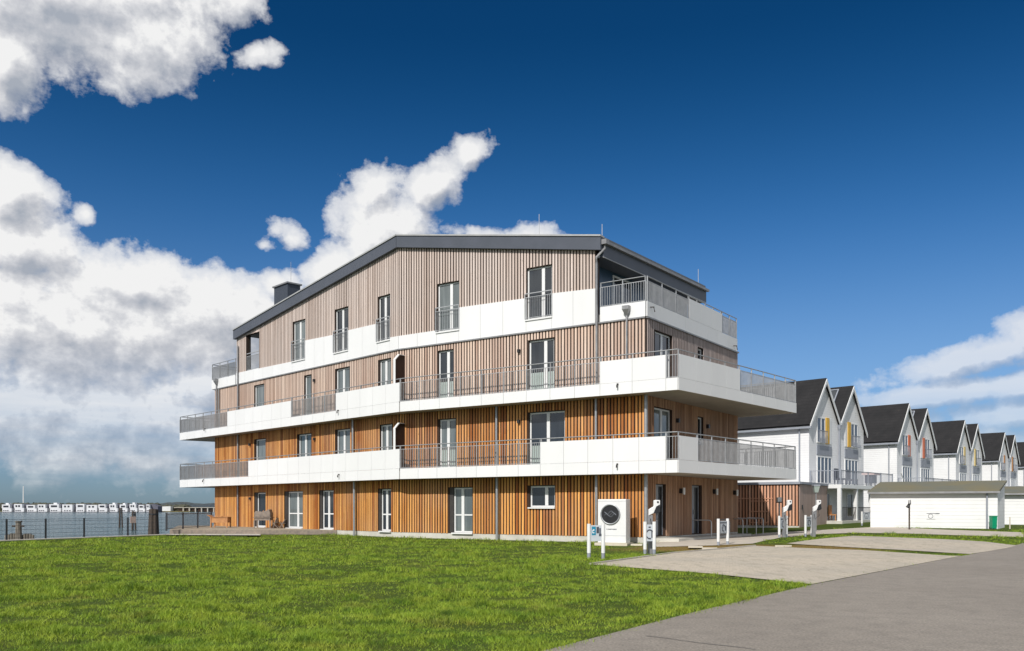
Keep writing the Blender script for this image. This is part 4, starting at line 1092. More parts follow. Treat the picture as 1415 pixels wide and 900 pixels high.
# ------------------------------------------------------------------ row of twin gabled houses
HU = Vector((.894, 1.)).normalized(); HV = Vector((-1.006, 1.)).normalized()
HO = pt(1118, 72.0); STEP = Vector((13.4, 17.9*KY))
def house(k, sh, label, detail):
    O = HO+STEP*k; z0 = .45
    T = thing('gabled_house', label, 'house', (O.x, O.y, z0), 'white twin-gabled houses in a row')
    def P(u, v, z): q = O+HU*u+HV*v; return (q.x, q.y, z)
    Ws = 10.9; hw = Ws/4; D = 13.
    E_, Pk, Vz = 7.85, 11.1, 8.0
    def hb(q, u0,u1,v0,v1,z0_,z1_): q.hexa([P(u0,v0,z0_),P(u1,v0,z0_),P(u1,v1,z0_),P(u0,v1,z0_)],[P(u0,v0,z1_),P(u1,v0,z1_),P(u1,v1,z1_),P(u0,v1,z1_)])
    prof = [(0,-.2),(Ws,-.2),(Ws,E_),(3*hw,Pk),(2*hw,Vz),(hw,Pk),(0,E_)]
    q = Part()
    f = [P(u,0,z) for u,z in prof]; bk_ = [P(u,D,z) for u,z in prof]
    for pr_, v in ((prof,0),(prof,D)):
        q.face([P(0,v,-.2),P(2*hw,v,-.2),P(2*hw,v,Vz),P(hw,v,Pk),P(0,v,E_)]); q.face([P(2*hw,v,-.2),P(Ws,v,-.2),P(Ws,v,E_),P(3*hw,v,Pk),P(2*hw,v,Vz)])
    q.face([P(0,0,-.2),P(0,D,-.2),P(0,D,E_),P(0,0,E_)]); q.face([P(Ws,0,-.2),P(Ws,D,-.2),P(Ws,D,E_),P(Ws,0,E_)])
    q.put('wall', M['siding'], T)
    # roof slopes
    def slope(u0,z0_,u1,z1_,q,over):
        d = Vector((u1-u0, z1_-z0_)).normalized(); n = Vector((-d.y, d.x)); n = n if n.y > 0 else -n; th = .16
        a = (u0-d.x*over, z0_-d.y*over); b = (u1, z1_)
        A = [(a[0],a[1]),(b[0],b[1]),(b[0]+(n.x*0),b[1]+th*1.25),(a[0]+n.x*th,a[1]+n.y*th)]
        q.hexa([P(x,-.20,z+.01) for x,z in A], [P(x,D+.3,z+.01) for x,z in A])
    q = Part(); slope(0,E_,hw,Pk,q,.45); slope(2*hw,Vz,hw,Pk,q,-.02); slope(2*hw,Vz,3*hw,Pk,q,-.02); slope(Ws,E_,3*hw,Pk,q,.45)
    rf = q.put('roof', M['tiles'], T)
    q = Part()
    def barge(u0,z0_,u1,z1_,over):
        d = Vector((u1-u0, z1_-z0_)).normalized(); a = (u0-d.x*over, z0_-d.y*over)
        q.hexa([P(a[0],-.26,a[1]-.20),P(u1,-.26,z1_-.20),P(u1,-.205,z1_-.20),P(a[0],-.205,a[1]-.20)],[P(a[0],-.26,a[1]+.10),P(u1,-.26,z1_+.13),P(u1,-.205,z1_+.13),P(a[0],-.205,a[1]+.10)])
    barge(0,E_,hw,Pk,.45); barge(2*hw,Vz,hw,Pk,0); barge(2*hw,Vz,3*hw,Pk,0); barge(Ws,E_,3*hw,Pk,.45)
    q.put('bargeboard', M['white'], rf)
    # solar collector on the inner slope
    d = Vector((hw, Pk-Vz)).normalized(); nn = Vector((-d.y, d.x)); 
    def SP(t, v, o): return P(2*hw+d.x*t+nn.x*o, v, Vz+d.y*t+nn.y*o+.05)
    q = Part(); q.hexa([SP(1.7,.9,.2),SP(3.7,.9,.2),SP(3.7,3.4,.2),SP(1.7,3.4,.2)],[SP(1.7,.9,.28),SP(3.7,.9,.28),SP(3.7,3.4,.28),SP(1.7,3.4,.28)]); q.put('solar_panel', M['glass'], rf)
    q = Part()
    for t0,t1,v0,v1 in ((1.62,1.7,.82,3.48),(3.7,3.78,.82,3.48),(1.7,3.7,.82,.9),(1.7,3.7,3.4,3.48)): q.hexa([SP(t0,v0,.2),SP(t1,v0,.2),SP(t1,v1,.2),SP(t0,v1,.2)],[SP(t0,v0,.3),SP(t1,v0,.3),SP(t1,v1,.3),SP(t0,v1,.3)])
    q.put('panel_frame', M['hgrey'], rf)
    # eaves trim and downpipe on the long side
    q = Part(); hb(q, -.36, -.25, -.3, D, E_-.52, E_-.38); q.put('gutter', M['hgrey'], rf)
    q = Part(); hb(q, -.24, -.02, -.05, D, E_-.42, E_-.18); q.put('eaves_box', M['white'], rf)
    q = Part(); q.tube([P(-.12,.7,E_-.5),P(-.12,.7,.2)], .055, 8); q.put('downpipe', M['hgrey'], T, smooth=True)
    q = Part(); q.tube([P(2*hw,-.1,Vz-.2),P(2*hw,-.1,.3)], .06, 8); q.put('downpipe', M['hgrey'], T, smooth=True)
    q = Part(); q.tube([P(2*hw,-.12,Vz-.4),P(2*hw,-.12,Vz-.05)], .10, 8, r2=.2); q.put('hopper_head', M['hgrey'], T)
    def win(u0,u1,z0_,z1_,mull,gm='glassc',name='window'):
        q = Part(); w_ = .09
        hb(q,u0,u1,-.05,.03,z1_-w_,z1_); hb(q,u0,u1,-.05,.03,z0_,z0_+w_); hb(q,u0,u0+w_,-.05,.03,z0_+w_,z1_-w_); hb(q,u1-w_,u1,-.05,.03,z0_+w_,z1_-w_)
        for m_ in mull: x = u0+(u1-u0)*m_; hb(q,x-.05,x+.05,-.052,.03,z0_+w_,z1_-w_)
        f = q.put(name, M['white'], T)
        q = Part(); hb(q,u0+w_,u1-w_,-.02,.02,z0_+w_,z1_-w_); q.put('pane', M[gm], f)
    for s_, m in ((0,1),(1,-1)):
        c = hw if s_ == 0 else 3*hw
        X = lambda t: (c+m*t)
        def rng_(a,b): a,b = X(a),X(b); return (min(a,b),max(a,b))
        a,b = rng_(-1.35,.15); win(a,b,6.38,8.32,(.5,), 'hglass')
        a,b = rng_(.25,.85); q = Part(); hb(q,a,b,-.09,-.01,6.38,8.35); q.put('shutter', M[sh], T)
        a,b = rng_(.86,1.35); q = Part(); hb(q,a,b,-.04,-.005,6.38,8.32); q.put('reveal_panel', M['white'], T)
        a,b = rng_(-1.4,1.4); q = Part(); hb(q,a,b,-.06,-.004,5.5,6.22); q.put('spandrel_panel', M['hgrey'], T)
        a,b = rng_(-1.35,1.4); win(a,b,3.34,5.42,(.25,.5,.75), 'hglass')
        a,b = rng_(-1.4,.2); q = Part(); hb(q,a,b,-.22,-.19,7.28,7.32); hb(q,a,b,-.22,-.19,6.4,6.44)
        n = 12
        for i in range(n+1): x = a+(b-a)*i/n; hb(q,x-.012,x+.012,-.215,-.195,6.44,7.28)
        q.put('window_railing', M['hgrey'], T)
        a,b = rng_(-1.2,1.0); win(a,b,.78,2.7,(.5,), 'glass', 'terrace_window')
    # balcony
    v0, u1 = -2.42, 6.9
    q = Part(); hb(q,.0,Ws-.05,v0,-.01,2.95,3.22); bc = q.put('balcony', M['white'], T)
    q = Part()
    def rl(ua,va,ub,vb):
        A = P(ua,va,0); B = P(ub,vb,0); g = Seg(A[:2], B[:2]); q.sbox(g,0,g.L,-.025,.025,4.20,4.25); q.sbox(g,0,g.L,-.015,.015,3.28,3.31)
        n = max(1,int(g.L/.13))
        for i in range(n+1): u = g.L*i/n; q.sbox(g,u-.008,u+.008,-.008,.008,3.31,4.2)
        n = max(1,round(g.L/2.7))
        for i in range(n+1): u = g.L*i/n; q.sbox(g,u-.04,u+.04,-.04,.04,3.22,4.27)
    rl(.05,-.1,.05,v0+.06); rl(.05,v0+.06,Ws-.1,v0+.06); q.put('balcony_railing', M['hgrey'], bc)
    for u in (.12, 3.2, 6.3, Ws-.2): q = Part(); hb(q,u-.13,u+.13,v0+.05,v0+.31,.4,2.945); q.put('column', M['white'], T)
    q = Part(); hb(q,-.1,Ws,v0-.1,-.01,-.2,.62); q.put('porch_floor', M['plinth'], T)
    q = Part(); g = Seg(P(0,v0+.1,0)[:2], P(Ws,v0+.1,0)[:2]); q.sbox(g,0,g.L,-.02,.02,1.55,1.6)
    for i in range(int(g.L/.14)): q.sbox(g,i*.14,i*.14+.016,-.008,.008,.72,1.55)
    q.put('porch_railing', M['shutter'], T)
    # outside stair
    if detail:
        q = Part()
        for i in range(12): hb(q, 8.0+i*.26, 8.28+i*.26, v0-1.5, v0-.5, 3.0-i*.22, 3.06-i*.22)
        g0 = [(8.0,3.2),(11.2,.45),(11.2,.2),(8.0,2.9)]
        for v in (v0-.48, v0-1.55): q.hexa([P(u,v,z) for u,z in g0],[P(u,v+.06,z) for u,z in g0])
        q.hexa([P(u,v0-1.55,z+1.0) for u,z in [(8,3.2),(11.2,.45),(11.2,.5),(8,3.25)]],[P(u,v0-1.5,z+1.0) for u,z in [(8,3.2),(11.2,.45),(11.2,.5),(8,3.25)]])
        q.put('stair', M['white'], T)
        # things on the balcony
        q = Part(); 
        return T, P, hb
    return T, P, hb
T, Pf, hb_ = house(0, 'yellow', 'nearest white twin-gabled house with yellow shutters, partly behind the timber building', True)
house(1, 'red', 'second white twin-gabled house of the row, with orange red shutters', False)
house(2, 'cream', 'third white twin-gabled house of the row, with pale yellow shutters', False)
house(3, 'teak', 'fourth white twin-gabled house of the row, with brown shutters', False)
house(4, 'cream', 'farthest house of the row, only its dark roof slope showing at the right edge', False)
# furniture on the nearest house balcony
for i, (u, v) in enumerate(((2.1,-1.5),(4.9,-1.3))):
    c = Pf(u, v, 0); T = thing('balcony_chair', ('dark chair on the nearest white house balcony, left one','dark chair on the nearest white house balcony, right one')[i], 'chair', (c[0],c[1],3.22), 'dark chairs on the balcony')
    q = Part(); hb_(q,u-.35,u+.35,v-.35,v+.35,3.6,3.72); q.put('seat', M['ink'], T)
    q = Part(); hb_(q,u-.35,u+.35,v+.25,v+.35,3.722,4.45); q.put('backrest', M['ink'], T)
    for a in (-.3,.3):
        for b in (-.3,.3): q = Part(); hb_(q,u+a-.03,u+a+.03,v+b-.03,v+b+.03,3.22,3.595); q.put('leg', M['ink'], T)
c = Pf(9.2,-1.2,0); T = thing('balcony_grill', 'dark grill with a reddish hood at the right end of the nearest house balcony', 'grill', (c[0],c[1],3.22))
q = Part(); hb_(q,8.7,9.7,-1.5,-.9,3.5,4.15); q.put('body', M['ink'], T)
q = Part(); hb_(q,8.55,9.85,-1.7,-.7,4.155,4.32); q.put('hood', M['pink'], T)
for u in (8.8,9.6):
    for v in (-1.4,-1.0): q = Part(); hb_(q,u-.03,u+.03,v-.03,v+.03,3.22,3.495); q.put('leg', M['ink'], T)
c = Pf(1.6,-1.2,0); T = thing('porch_chair', 'orange wooden chair on the porch of the nearest house', 'chair', (c[0],c[1],.62))
q = Part(); hb_(q,1.3,1.9,-1.5,-.9,1.0,1.08); q.put('seat', M['teak'], T)
q = Part(); hb_(q,1.3,1.9,-.96,-.9,1.082,1.75); q.put('backrest', M['teak'], T)
for u in (1.34,1.86):
    for v in (-1.45,-.95): q = Part(); hb_(q,u-.03,u+.03,v-.03,v+.03,.62,.995); q.put('leg', M['teak'], T)

# ------------------------------------------------------------------ far shore
FY = 600.
def fx(px, yo=FY): return (px-CX)/1364*yo
def fz(y, yo=FY): return HC+(HY-y)*yo/1364
q = MB(); V = []
xs = np.linspace(fx(-500,640), fx(700,640), 60)
top = []
shp = [(-1500,(0,0))]
struct_poly = [(fx(-600),FY*KY+6),(fx(206),FY*KY+6),(fx(262,620),620*KY),(fx(400,1500),1500*KY),(fx(-600),2200)]
q.prism(struct_poly, -3, -1.0); struct(q.build('far_shore', simple('far_shore_earth', (.22,.17,.08), (.12,.15,.05), .02, .95)))
def hill(name, px0, px1, yo, prof, m, dep=200):
    q = MB(); n = 60; rr = random.Random(3)
    rows = []
    for j in range(5):
        row = []
        for i in range(n+1):
            t = i/n; px = px0+(px1-px0)*t; y = float(np.interp(px, [p[0] for p in prof], [p[1] for p in prof]))
            z = fz(y, yo); zz = -2+(z+2)*math.sin(min(1, j/3)*math.pi/2)+(rr.uniform(-.06,.06)*(z+2) if j else 0)
            row.append((fx(px,yo+j*dep/4), (yo+j*dep/4)*KY, zz))
        rows.append(row)
    for a, b in zip(rows, rows[1:]):
        for i in range(n): q.face([a[i],a[i+1],b[i+1],b[i]])
    return struct(q.build(name, m))
hm = simple('far_hill_woods', (.035,.05,.065), (.06,.07,.06), .012, .95)
hill('hills', 150, 420, 1500, [(150,699),(200,697.5),(215,696),(232,694),(250,693),(262,694),(275,695.5),(295,695),(330,694),(420,697)], hm)
tm = simple('far_woods', (.05,.055,.045), (.09,.09,.06), .03, .95)
def treeline():                                       # a far wood that reads as one mass, made of many crowns
    q = MB(); r = random.Random(11)
    for i in range(230):
        px = r.uniform(-60, 262); yo = r.uniform(660, 720); zt = fz(r.uniform(694.8, 697.4), yo)
        if px > 222: zt = fz(r.uniform(697, 699.5), yo)
        c = Vector((fx(px,yo), yo*KY)); w_ = r.uniform(2.5, 4.5); n = 7
        rings = []
        for z, s in ((-1.2,.7),(zt*.35,1.),(zt*.75,.8),(zt,.15)):
            rings.append([(c.x+math.cos(2*math.pi*k/n)*w_*s*r.uniform(.7,1.2), c.y+math.sin(2*math.pi*k/n)*w_*s, z+r.uniform(-.3,.3)) for k in range(n)])
        for a, b in zip(rings, rings[1:]):
            for k in range(n): q.face([a[k],a[(k+1)%n],b[(k+1)%n],b[k]])
    o = q.build('far_wood', tm); o['kind'] = 'stuff'; o['label'] = 'dark low wood behind the white houses across the water'; o['category'] = 'wood'
treeline()
ords = ['first','second','third','fourth','fifth','sixth','seventh','eighth','ninth','tenth','eleventh','twelfth','thirteenth','fourteenth','fifteenth']
fh = [(2.5,16,1),(19.5,33,0),(36.5,50.5,0),(52,65,0),(68,84,1),(86,100,2),(105,116.5,2),(119.5,134,2),(136,148,0),(151,162.5,1),(165.5,176,1),(179,189.5,1),(191.5,200,0),(202,207.5,0)]
whm = simple('far_house_white', (.74,.75,.76), (.60,.61,.63), .35, .7); grm = simple('far_house_grey', (.12,.12,.15), (.08,.08,.11), .1, .7)
dwm = simple('far_house_window', (.03,.035,.045), (.05,.05,.06), .2, .3)
for i, (a, b, kd) in enumerate(fh):
    x0, x1 = fx(a), fx(b); yy = FY*KY; zt = fz((697.3, 696.6, 697.9, 697.2, 696.9)[i % 5]); zb0 = -1.55
    T = thing('waterfront_house', ords[i]+' from the left of the white flat houses standing at the far water edge', 'house', ((x0+x1)/2, yy, -1.4), 'white waterfront houses on the far shore')
    w_ = x1-x0; st = .18*w_ if kd != 2 else 0
    q = Part(); q.box(x0+st*.3, x1, yy, yy+7, zb0, zb0+(zt-zb0)*.52); q.box(x0, x1-st, yy, yy+7, zb0+(zt-zb0)*.521, zt)
    if kd == 1: q.box(x0+w_*.3, x0+w_*.6, yy+1, yy+4, zt, zt+.9)
    wl = q.put('wall', whm, T)
    h = (zt-zb0)
    for fz0, fz1, ps in ((.12,.27,(.25,.5,.75)),(.6,.86,(.28,.62) if i % 2 else (.3,.5,.72))):
        for p_ in ps:
            q = Part(); ww = w_*(.07 if fz0 < .5 else .09)
            xx = x0+(w_-st)*p_; q.box(xx-ww, xx+ww, yy-.12, yy-.02, zb0+h*fz0+.2, zb0+h*fz1); q.put('window', dwm, T)
    q = Part(); nx = fx(fh[i+1][0]) if i+1 < len(fh) else x1+4
    gx = min(nx-.3, x1+6); 
    if gx-x1 > .5:
        z2 = fz(697.8); q.hexa([(x1-st,yy+2.5,zb0),(gx,yy+2.5,zb0),(gx,yy+9,zb0),(x1-st,yy+9,zb0)],[(x1-st,yy+2.5,fz(696.8)),(gx,yy+2.5,z2-.8),(gx,yy+9,z2-.8),(x1-st,yy+9,fz(696.8))]); q.put('annex', grm, T)
    q = Part(); q.box(x0-1,x1+1.5,yy-2,yy-.2,-1.56,-1.2); q.put('jetty', grm, T)
q = MB(); x = fx(32.3, 700); q.tube([(x,700*KY,-1),(x,700*KY,fz(672,700))], .55, 6, r2=.3); tag(q.build('mast', M['white']), 'tall thin white mast rising behind the far white houses', 'mast')
# bridge
bx0, bx1, by = fx(246,640), fx(330,640), 640*KY
T = thing('bridge', 'long low bridge on pale piers crossing to the far shore', 'bridge', ((bx0+bx1)/2, by, -1.5))
q = Part(); q.box(bx0-2,bx1,by-2,by+3,fz(702.0,640),fz(701.2,640)); q.put('deck', M['concrete'], T)
q = Part(); q.box(bx0-2,bx1,by-.5,by+2.5,fz(704.0,640),fz(702.05,640)); q.put('girder', M['backing'], T)
for i in range(10):
    x = bx0+4+i*(bx1-bx0)/10; q = Part(); q.box(x-.35,x+.35,by-1.8,by+2.2,-1.8,fz(702.05,640)); q.put('pier', M['concrete'], T)
q = Part(); q.box(bx0-2,bx1,by+6,by+8,-1.8,fz(703.,640)); 
q.put('abutment', M['backing'], T)
q = MB(); x = fx(233,660); q.hexa([(x-3,655*KY,-1),(x+3,655*KY,-1),(x+3,662*KY,-1),(x-3,662*KY,-1)],[(x-3,655*KY,fz(700.2,655)),(x+3,655*KY,fz(699.8,655)),(x+3,662*KY,fz(699.8,655)),(x-3,662*KY,fz(700.2,655))]); tag(q.build('white_hall', whm), 'small pale hall among the trees left of the bridge', 'building')

# ------------------------------------------------------------------ grass blades
def inside(poly, X, Y):
    c = np.zeros(len(X), bool); n = len(poly)
    for i in range(n):
        x0, y0 = poly[i][0], poly[i][1]; x1, y1 = poly[(i+1) % n][0], poly[(i+1) % n][1]
        if y0 == y1: continue
        k = ((y0 > Y) != (y1 > Y)) & (X < (x1-x0)*(Y-y0)/(y1-y0)+x0); c ^= k
    return c
def vnoise(X, Y, s, seed):
    r = np.random.default_rng(seed); G = r.random((256,256)); x = X/s+100; y = Y/s+100
    i = np.floor(x).astype(int); j = np.floor(y).astype(int); fx_ = x-i; fy = y-j; fx_ = fx_*fx_*(3-2*fx_); fy = fy*fy*(3-2*fy)
    g = lambda a, b: G[a % 256, b % 256]
    return (g(i,j)*(1-fx_)+g(i+1,j)*fx_)*(1-fy)+(g(i,j+1)*(1-fx_)+g(i+1,j+1)*fx_)*fy
def vnG(X, Y, s):
    x = X/s+100; y = Y/s+100; i = np.floor(x).astype(int); j = np.floor(y).astype(int); u = x-i; v = y-j; u = u*u*(3-2*u); v = v*v*(3-2*v)
    g = lambda a, b: _G[a % 256, b % 256]
    return (g(i,j)*(1-u)+g(i+1,j)*u)*(1-v)+(g(i,j+1)*(1-u)+g(i+1,j+1)*u)*v
def grass():
    XS = []; YS = []; SCL = []
    for y0, y1, dens, sc in ((8.5,12,2300,1.0),(12,16,1500,1.15),(16,22,850,1.4),(22,30,420,1.8),(30,40,210,2.3),(40,56,110,3.0)):
        xl, xr = -y1*.62-1, y1*.62+1
        xr = min(xr, 32)
        n = int((y1-y0)*(xr-xl)*dens); X = rng.uniform(xl, xr, n); Y = rng.uniform(y0, y1, n)
        k = np.abs(X/Y) < .63
        XS.append(X[k]); YS.append(Y[k]); SCL.append(np.full(k.sum(), sc))
    X = np.concatenate(XS); Y = np.concatenate(YS); S = np.concatenate(SCL)
    sh = np.array([0.]); 
    sx = np.interp(Y, [5, QB.y, 56., 64.], [shore(5), QB.x, -15., -6.])
    keep = X > sx+.5
    jx, jy = X+rng.normal(0,.10,len(X)), Y+rng.normal(0,.10,len(X))
    keep &= ~inside([tuple(p) for p in P1], jx, jy) & ~inside([tuple(p) for p in P2], jx, jy) & ~inside(PATH_, jx, jy) & ~inside(road_, jx, jy)
    foot = [tuple(C), tuple(K), tuple(Lp), (-30,80), (60,80), (14,49.5), tuple(Rr)]
    keep &= ~inside(foot, X, Y)
    keep &= ~inside([tuple(dl), tuple(dr), (-18,66), (-30,66)], X, Y)
    shedp = [tuple(S1), tuple(s2), tuple(s2+sdir*8), tuple(S1+sdir*8)]
    keep &= ~inside(shedp, X, Y)
    p1 = .6*vnoise(X, Y, .6, 1)+.4*vnoise(X, Y, .2, 9); p2 = vnoise(X, Y, 1.7, 2); p3 = vnoise(X, Y, .22, 3)
    keep &= rng.random(len(X)) < .12+1.25*p1
    X, Y, S, p1, p2, p3 = (a[keep] for a in (X, Y, S, p1, p2, p3))
    n = len(X)
    dist_b = np.hypot((X-9.5)*.105, (Y-34)*.22)
    hgt_ = (.016+.17*p1*p1*(.45+p2)+.035*rng.random(n))*(.8+.1*S); hgt_ = np.where(dist_b < 1.1, hgt_*.55, hgt_)
    wd = .0040*S*(.7+.6*rng.random(n))
    a = rng.uniform(0, 2*np.pi, n); lean = rng.uniform(.1, 1.5, n)*hgt_; la = rng.uniform(0, 2*np.pi, n)
    Z = hgt(X, Y)-.025
    V = np.zeros((n,5,3)); cx, sx_ = np.cos(a), np.sin(a); lx, ly = np.cos(la), np.sin(la)
    for k, (t, ww, l) in enumerate(((0,-1,0),(0,1,0),(.6,.7,.35),(.6,-.7,.35),(1,0,1))):
        V[:,k,0] = X+cx*wd*ww+lx*lean*l; V[:,k,1] = Y+sx_*wd*ww+ly*lean*l; V[:,k,2] = Z+hgt_*t
    rel = -.01-.13*vnG(X, Y, 1.1)*vnG(X+31, Y+7, 2.7)-.05*vnG(X, Y+50, .5)
    rel *= fade(X, Y); V[:,:,2] += rel[:,None]
    me = bpy.data.meshes.new('grass'); me.vertices.add(n*5); me.vertices.foreach_set('co', V.reshape(-1))
    base = np.arange(n)[:,None]*5
    loops = (base+np.array([[0,1,2,3,3,2,4]])).reshape(-1)
    me.loops.add(n*7); me.loops.foreach_set('vertex_index', loops.astype(np.int32))
    st = (np.arange(n)[:,None]*7+np.array([[0,4]])).reshape(-1)
    me.polygons.add(n*2); me.polygons.foreach_set('loop_start', st.astype(np.int32))
    me.update(calc_edges=True)
    at = me.attributes.new('shade', 'FLOAT', 'FACE'); c = np.clip(rng.random(n)*.7+.3*p3, 0, 1); at.data.foreach_set('value', np.repeat(c, 2).astype(np.float32))
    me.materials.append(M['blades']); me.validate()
    o = bpy.data.objects.new('grass', me); COL.objects.link(o); o['kind'] = 'stuff'; o['label'] = 'bright green uneven lawn in front of the building'; o['category'] = 'grass'
    print('blades', n)
PATH_ = [tuple(p) for p in PATH]; road_ = [tuple(p) for p in road]
grass()

# ------------------------------------------------------------------ sky
SUN_AZ = R(27); SUN_EL = R(41)
sd = Vector((-math.sin(SUN_AZ)*math.cos(SUN_EL), -math.cos(SUN_AZ)*math.cos(SUN_EL), math.sin(SUN_EL)))
W = bpy.data.worlds.new('World'); SC.world = W; W.use_nodes = True; N, L = W.node_tree.nodes, W.node_tree.links
bg = N['Background']; bg.inputs['Strength'].default_value = .12
sky = N.new('ShaderNodeTexSky'); sky.sky_type = 'NISHITA'; sky.sun_disc = False; sky.sun_elevation = SUN_EL
sky.sun_rotation = math.atan2(sd.x, sd.y) % (2*math.pi); sky.air_density = 1.0; sky.dust_density = .3; sky.ozone_density = 3.0; sky.altitude = 0
# cloud density as a function of direction (azimuth, elevation in degrees)
G = bpy.data.node_groups.new('cloud_density', 'ShaderNodeTree')
G.interface.new_socket('P', in_out='INPUT', socket_type='NodeSocketVector'); G.interface.new_socket('D', in_out='OUTPUT', socket_type='NodeSocketFloat'); G.interface.new_socket('T', in_out='OUTPUT', socket_type='NodeSocketFloat')
gN, gL_ = G.nodes, G.links; gi = gN.new('NodeGroupInput'); go = gN.new('NodeGroupOutput')
def ang(px, y):
    a = math.atan((px-CX)/F); return math.degrees(a), math.degrees(math.atan((HY-y)/F*math.cos(a)))
blobs = [  # px, y, rx, ry, weight, tilt
 (80,-10,250,95,1.25,-.05),(8,88,62,72,1.0,0),(215,50,120,66,1.0,-.3),(355,72,34,17,.58,-.3),(320,5,55,34,.7,0),
 (15,266,82,52,1.05,.3),(30,345,110,50,1.05,0),(118,296,16,16,.5,0),
 (120,455,320,115,1.25,0),(330,445,150,75,1.15,.1),(190,395,150,50,1.05,0),(385,395,40,28,.8,.2),(150,585,380,90,.95,0),(330,545,200,70,.8,0),
 (532,325,82,80,1.1,-.1),(512,268,50,38,.85,-.5),(600,255,62,32,.75,-.6),(650,212,32,26,.68,-.5),(460,372,52,38,1.0,-.5),(408,334,30,18,.44,.5),(385,318,16,14,.34,0),(366,340,20,12,.36,0),
 (672,330,44,15,.52,0),(742,326,44,16,.46,0),
 (1345,494,170,24,.66,-.2),(1455,455,110,40,.75,-.25),(1320,543,190,20,.85,-.07),(1440,528,130,22,.9,-.1),(1420,570,160,26,.7,0),(1300,606,220,22,.5,0),
]
acc = None
for px, y, rx, ry, wt, tl in blobs:
    az_, el_ = ang(px, y); cs = math.cos(R(az_)); dx, dy = math.degrees(rx/F)*cs*cs, math.degrees(ry/F)*cs
    mp = gN.new('ShaderNodeMapping'); mp.vector_type = 'TEXTURE'; mp.inputs['Location'].default_value = (az_, el_, 0)
    mp.inputs['Rotation'].default_value = (0,0,-tl); mp.inputs['Scale'].default_value = (dx, dy, 1e4)
    if acc is None: gL_.new(gi.outputs[0], mp.inputs[0])
    else:                             # a negligible dependence that makes the blobs evaluate one after another
        q_ = gN.new('ShaderNodeVectorMath'); q_.operation = 'MULTIPLY_ADD'; gL_.new(acc, q_.inputs[0]); q_.inputs[1].default_value = (1e-7,)*3; gL_.new(gi.outputs[0], q_.inputs[2]); gL_.new(q_.outputs[0], mp.inputs[0])
    ln = gN.new('ShaderNodeVectorMath'); ln.operation = 'LENGTH'; gL_.new(mp.outputs[0], ln.inputs[0])
    d = math_(gN, gL_, 'MULTIPLY_ADD', ln.outputs['Value'], -wt, 1.0*wt)
    if acc is None: acc = d
    else:
        s_ = gN.new('ShaderNodeMath'); s_.operation = 'SMOOTH_MAX'; gL_.new(acc, s_.inputs[0]); gL_.new(d, s_.inputs[1]); s_.inputs[2].default_value = .18; acc = s_.outputs[0]
acc = math_(gN, gL_, 'MAXIMUM', acc, -.7)
# sky outside the photographed part gets scattered clouds too
sx = gN.new('ShaderNodeSeparateXYZ'); gL_.new(gi.outputs[0], sx.inputs[0])
out_ = math_(gN, gL_, 'GREATER_THAN', math_(gN, gL_, 'ABSOLUTE', sx.outputs[0]), 42.)
nb = noise(gN, gL_, .045, 3, vec=gi.outputs[0], mapscale=(1,1.6,1))
oc = math_(gN, gL_, 'MULTIPLY', out_, math_(gN, gL_, 'MULTIPLY_ADD', nb, 4.5, -1.75))
acc = math_(gN, gL_, 'MAXIMUM', acc, math_(gN, gL_, 'SUBTRACT', oc, math_(gN, gL_, 'SUBTRACT', 1., out_)))
n1 = noise(gN, gL_, .22, 7, vec=gi.outputs[0], mapscale=(1,1.25,1), rough=.64)
wv = gN.new('ShaderNodeVectorMath'); wv.operation = 'MULTIPLY_ADD'; wn = gN.new('ShaderNodeTexNoise'); wn.inputs['Scale'].default_value = .5; wn.inputs['Detail'].default_value = 2
gL_.new(gi.outputs[0], wn.inputs['Vector']); gL_.new(wn.outputs['Color'], wv.inputs[0]); wv.inputs[1].default_value = (1.6,1.6,0); gL_.new(gi.outputs[0], wv.inputs[2])
vo = gN.new('ShaderNodeTexVoronoi'); vo.voronoi_dimensions = '2D'; vo.inputs['Scale'].default_value = .42; vo.inputs['Detail'].default_value = 3; vo.inputs['Roughness'].default_value = .55; vo.normalize = True
gL_.new(wv.outputs[0], vo.inputs['Vector']); n2 = vo.outputs['Distance']
dn = math_(gN, gL_, 'ADD', acc, math_(gN, gL_, 'MULTIPLY_ADD', n1, 1.55, -.80))
dn = math_(gN, gL_, 'ADD', dn, math_(gN, gL_, 'MULTIPLY_ADD', n2, -.75, .28))
gL_.new(dn, go.inputs[0]); gL_.new(n1, go.inputs[1])
tc = N.new('ShaderNodeTexCoord'); sp = N.new('ShaderNodeSeparateXYZ'); L.new(tc.outputs['Generated'], sp.inputs[0])
azn = math_(N, L, 'MULTIPLY', math_(N, L, 'ARCTAN2', sp.outputs[0], sp.outputs[1]), 180/math.pi)
eln = math_(N, L, 'MULTIPLY', math_(N, L, 'ARCSINE', sp.outputs[2]), 180/math.pi)
cb = N.new('ShaderNodeCombineXYZ'); L.new(azn, cb.inputs[0]); L.new(eln, cb.inputs[1])
def dens(off, prev=None):
    v = cb.outputs[0]
    if prev:
        q_ = N.new('ShaderNodeVectorMath'); q_.operation = 'MULTIPLY_ADD'; L.new(prev.outputs[0], q_.inputs[0]); q_.inputs[1].default_value = (1e-7,)*3; L.new(v, q_.inputs[2]); v = q_.outputs[0]
    if off:
        a = N.new('ShaderNodeVectorMath'); a.operation = 'ADD'; a.inputs[1].default_value = (*off, 0); L.new(v, a.inputs[0]); v = a.outputs[0]
    g = N.new('ShaderNodeGroup'); g.node_tree = G; L.new(v, g.inputs[0]); return g
g0 = dens(None); g1 = dens((-.45, .9), g0); 
alpha = ramp(N, L, g0.outputs[0], [(0., 0.), (.08, .26), (.22, .72), (.50, 1.)])
